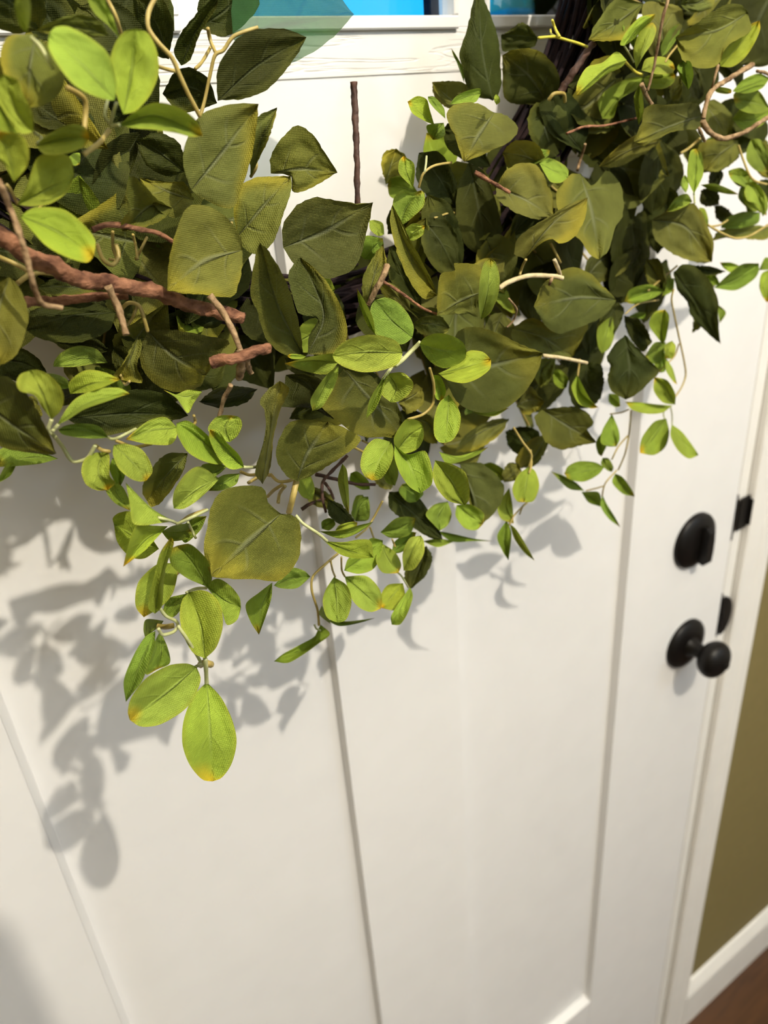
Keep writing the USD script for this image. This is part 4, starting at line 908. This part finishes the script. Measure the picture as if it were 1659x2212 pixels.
while (made['vis'] < 78 or made['up'] < 20) and tries < 9000:
    tries += 1
    th_ = rnd.uniform(0, 2*math.pi); q = rnd.uniform(0, 2*math.pi); ro = rnd.uniform(0.2, 1.0)
    rr_ = RR + 0.055*ro*math.cos(q); h_ = RH + 0.010 + 0.028*ro*math.sin(q)
    b = np.array([RC[0]+rr_*math.cos(th_), -h_, RC[1]+rr_*math.sin(th_)])
    rad = np.array([math.cos(th_), 0, math.sin(th_)]); tg = np.array([-math.sin(th_), 0, math.cos(th_)])
    d = rad*rnd.uniform(-0.9, 1.2) + tg*rnd.uniform(-1, 1) + np.array([0, rnd.uniform(-0.35, 0.3), -0.35])
    nrm = np.array([rnd.uniform(-0.5, 0.5), -1, rnd.uniform(-0.2, 0.8)])
    kd = rnd.choice('IIDDDM'); L = rnd.uniform(0.030, 0.050) if kd in 'IDES' else rnd.uniform(0.022, 0.032)
    P, S, T = free_leaf(kd, b, d, nrm, L, L*(rnd.uniform(0.75, 0.95) if kd in 'IDES' else 0.58), tries)
    if P[..., 1].max() > -0.012: continue
    uv, zz = project(P.reshape(-1, 3))
    off = (uv[:, 0] < -40) | (uv[:, 0] > W+40) | (uv[:, 1] < -40) | (uv[:, 1] > H+40) | (zz < 0.02)
    if off.all():
        if made['up'] >= 20 or (zz < 0.05).any(): continue
        made['up'] += 1
    else:
        if made['vis'] >= 78 or P[..., 1].min() < -0.098: continue
        if not shapely.contains_xy(MASK, uv[:, 0], uv[:, 1]).all(): continue
        if any(((uv-np.array(hq[:2]))**2).sum(1).min() < hq[2]**2 for hq in HOLES): continue
        made['vis'] += 1
    leaf(kd, P, S, T, 5000+tries)

# fuller foliage between the traced sprays, each leaf on a short stalk that runs back towards the ring
n2 = tries = 0
while n2 < 102 and tries < 12000:
    tries += 1
    u = (rnd.uniform(-80, 1740), rnd.uniform(-80, 1050))
    if not MASK.contains(shapely.Point(u)): continue
    h_ = rnd.uniform(0.030, 0.078); b = at(np.array(u), h_)
    d = np.array([rnd.uniform(-1, 1), rnd.uniform(-0.3, 0.25), rnd.uniform(-1.2, 0.6)])
    nrm = np.array([rnd.uniform(-0.5, 0.5), -1, rnd.uniform(-0.2, 0.9)])
    kd = rnd.choice('IIDDM'); L = rnd.uniform(0.032, 0.054) if kd in 'IDES' else rnd.uniform(0.022, 0.032)
    P, S, T = free_leaf(kd, b, d, nrm, L, L*(rnd.uniform(0.75, 0.95) if kd in 'IDES' else 0.58), 20000+tries)
    if P[..., 1].max() > -0.012 or P[..., 1].min() < -0.098: continue
    uv, zz = project(P.reshape(-1, 3))
    on = (uv[:, 0] > 0) & (uv[:, 0] < W) & (uv[:, 1] > 0)
    if on.mean() < 0.15 or not shapely.contains_xy(MASK, uv[:, 0], uv[:, 1]).all(): continue
    if any(((uv-np.array(hq[:2]))**2).sum(1).min() < hq[2]**2 for hq in HOLES): continue
    n2 += 1
    leaf(kd, P, S, T, 30000+tries)
    v = np.array([RC[0]-b[0], 0, RC[1]-b[2]]); dist = np.linalg.norm(v); v /= dist; s_ = np.sign(dist-RR)
    tip = b + v*s_*min(0.035, abs(dist-RR)) + np.array([0, 0.008, 0])
    if np.linalg.norm(tip-b) > 0.006:
        q = np.vstack([b, (b+tip)/2 + np.array([0, -0.003, -0.003]), tip]); uv, _ = project(q)
        if shapely.contains_xy(MASK, uv[:, 0], uv[:, 1]).all():
            obj('stem', tube(spline(q, 8), 0.0007, 6), 'stem_tan', wr, smooth=True)

# the ring's foliage goes on outside the picture: smaller lime leaves in pairs
n3 = tries = 0
while n3 < 76 and tries < 6000:
    tries += 1
    th_ = rnd.uniform(0, 2*math.pi); q = rnd.uniform(0, 2*math.pi)
    rr_ = RR + 0.035*math.cos(q); h_ = RH + 0.008 + 0.022*abs(math.sin(q))
    b = np.array([RC[0]+rr_*math.cos(th_), -h_, RC[1]+rr_*math.sin(th_)])
    rad = np.array([math.cos(th_), 0, math.sin(th_)]); tg = np.array([-math.sin(th_), 0, math.cos(th_)])
    d = rad*rnd.uniform(-0.8, 1.2) + tg*rnd.uniform(-1, 1) + np.array([0, rnd.uniform(-0.6, 0.1), -0.3])
    kd = rnd.choice('OMM'); L = rnd.uniform(0.028, 0.042)
    P, S, T = free_leaf(kd, b, d, np.array([rnd.uniform(-0.5, 0.5), -1, rnd.uniform(-0.2, 0.8)]), L, L*0.6, 40000+tries)
    uv, zz = project(P.reshape(-1, 3))
    if (zz < 0.06).any() or not ((uv[:, 0] < -40) | (uv[:, 0] > W+40) | (uv[:, 1] < -40)).all(): continue
    n3 += 1; leaf(kd, P, S, T, 40000+tries)
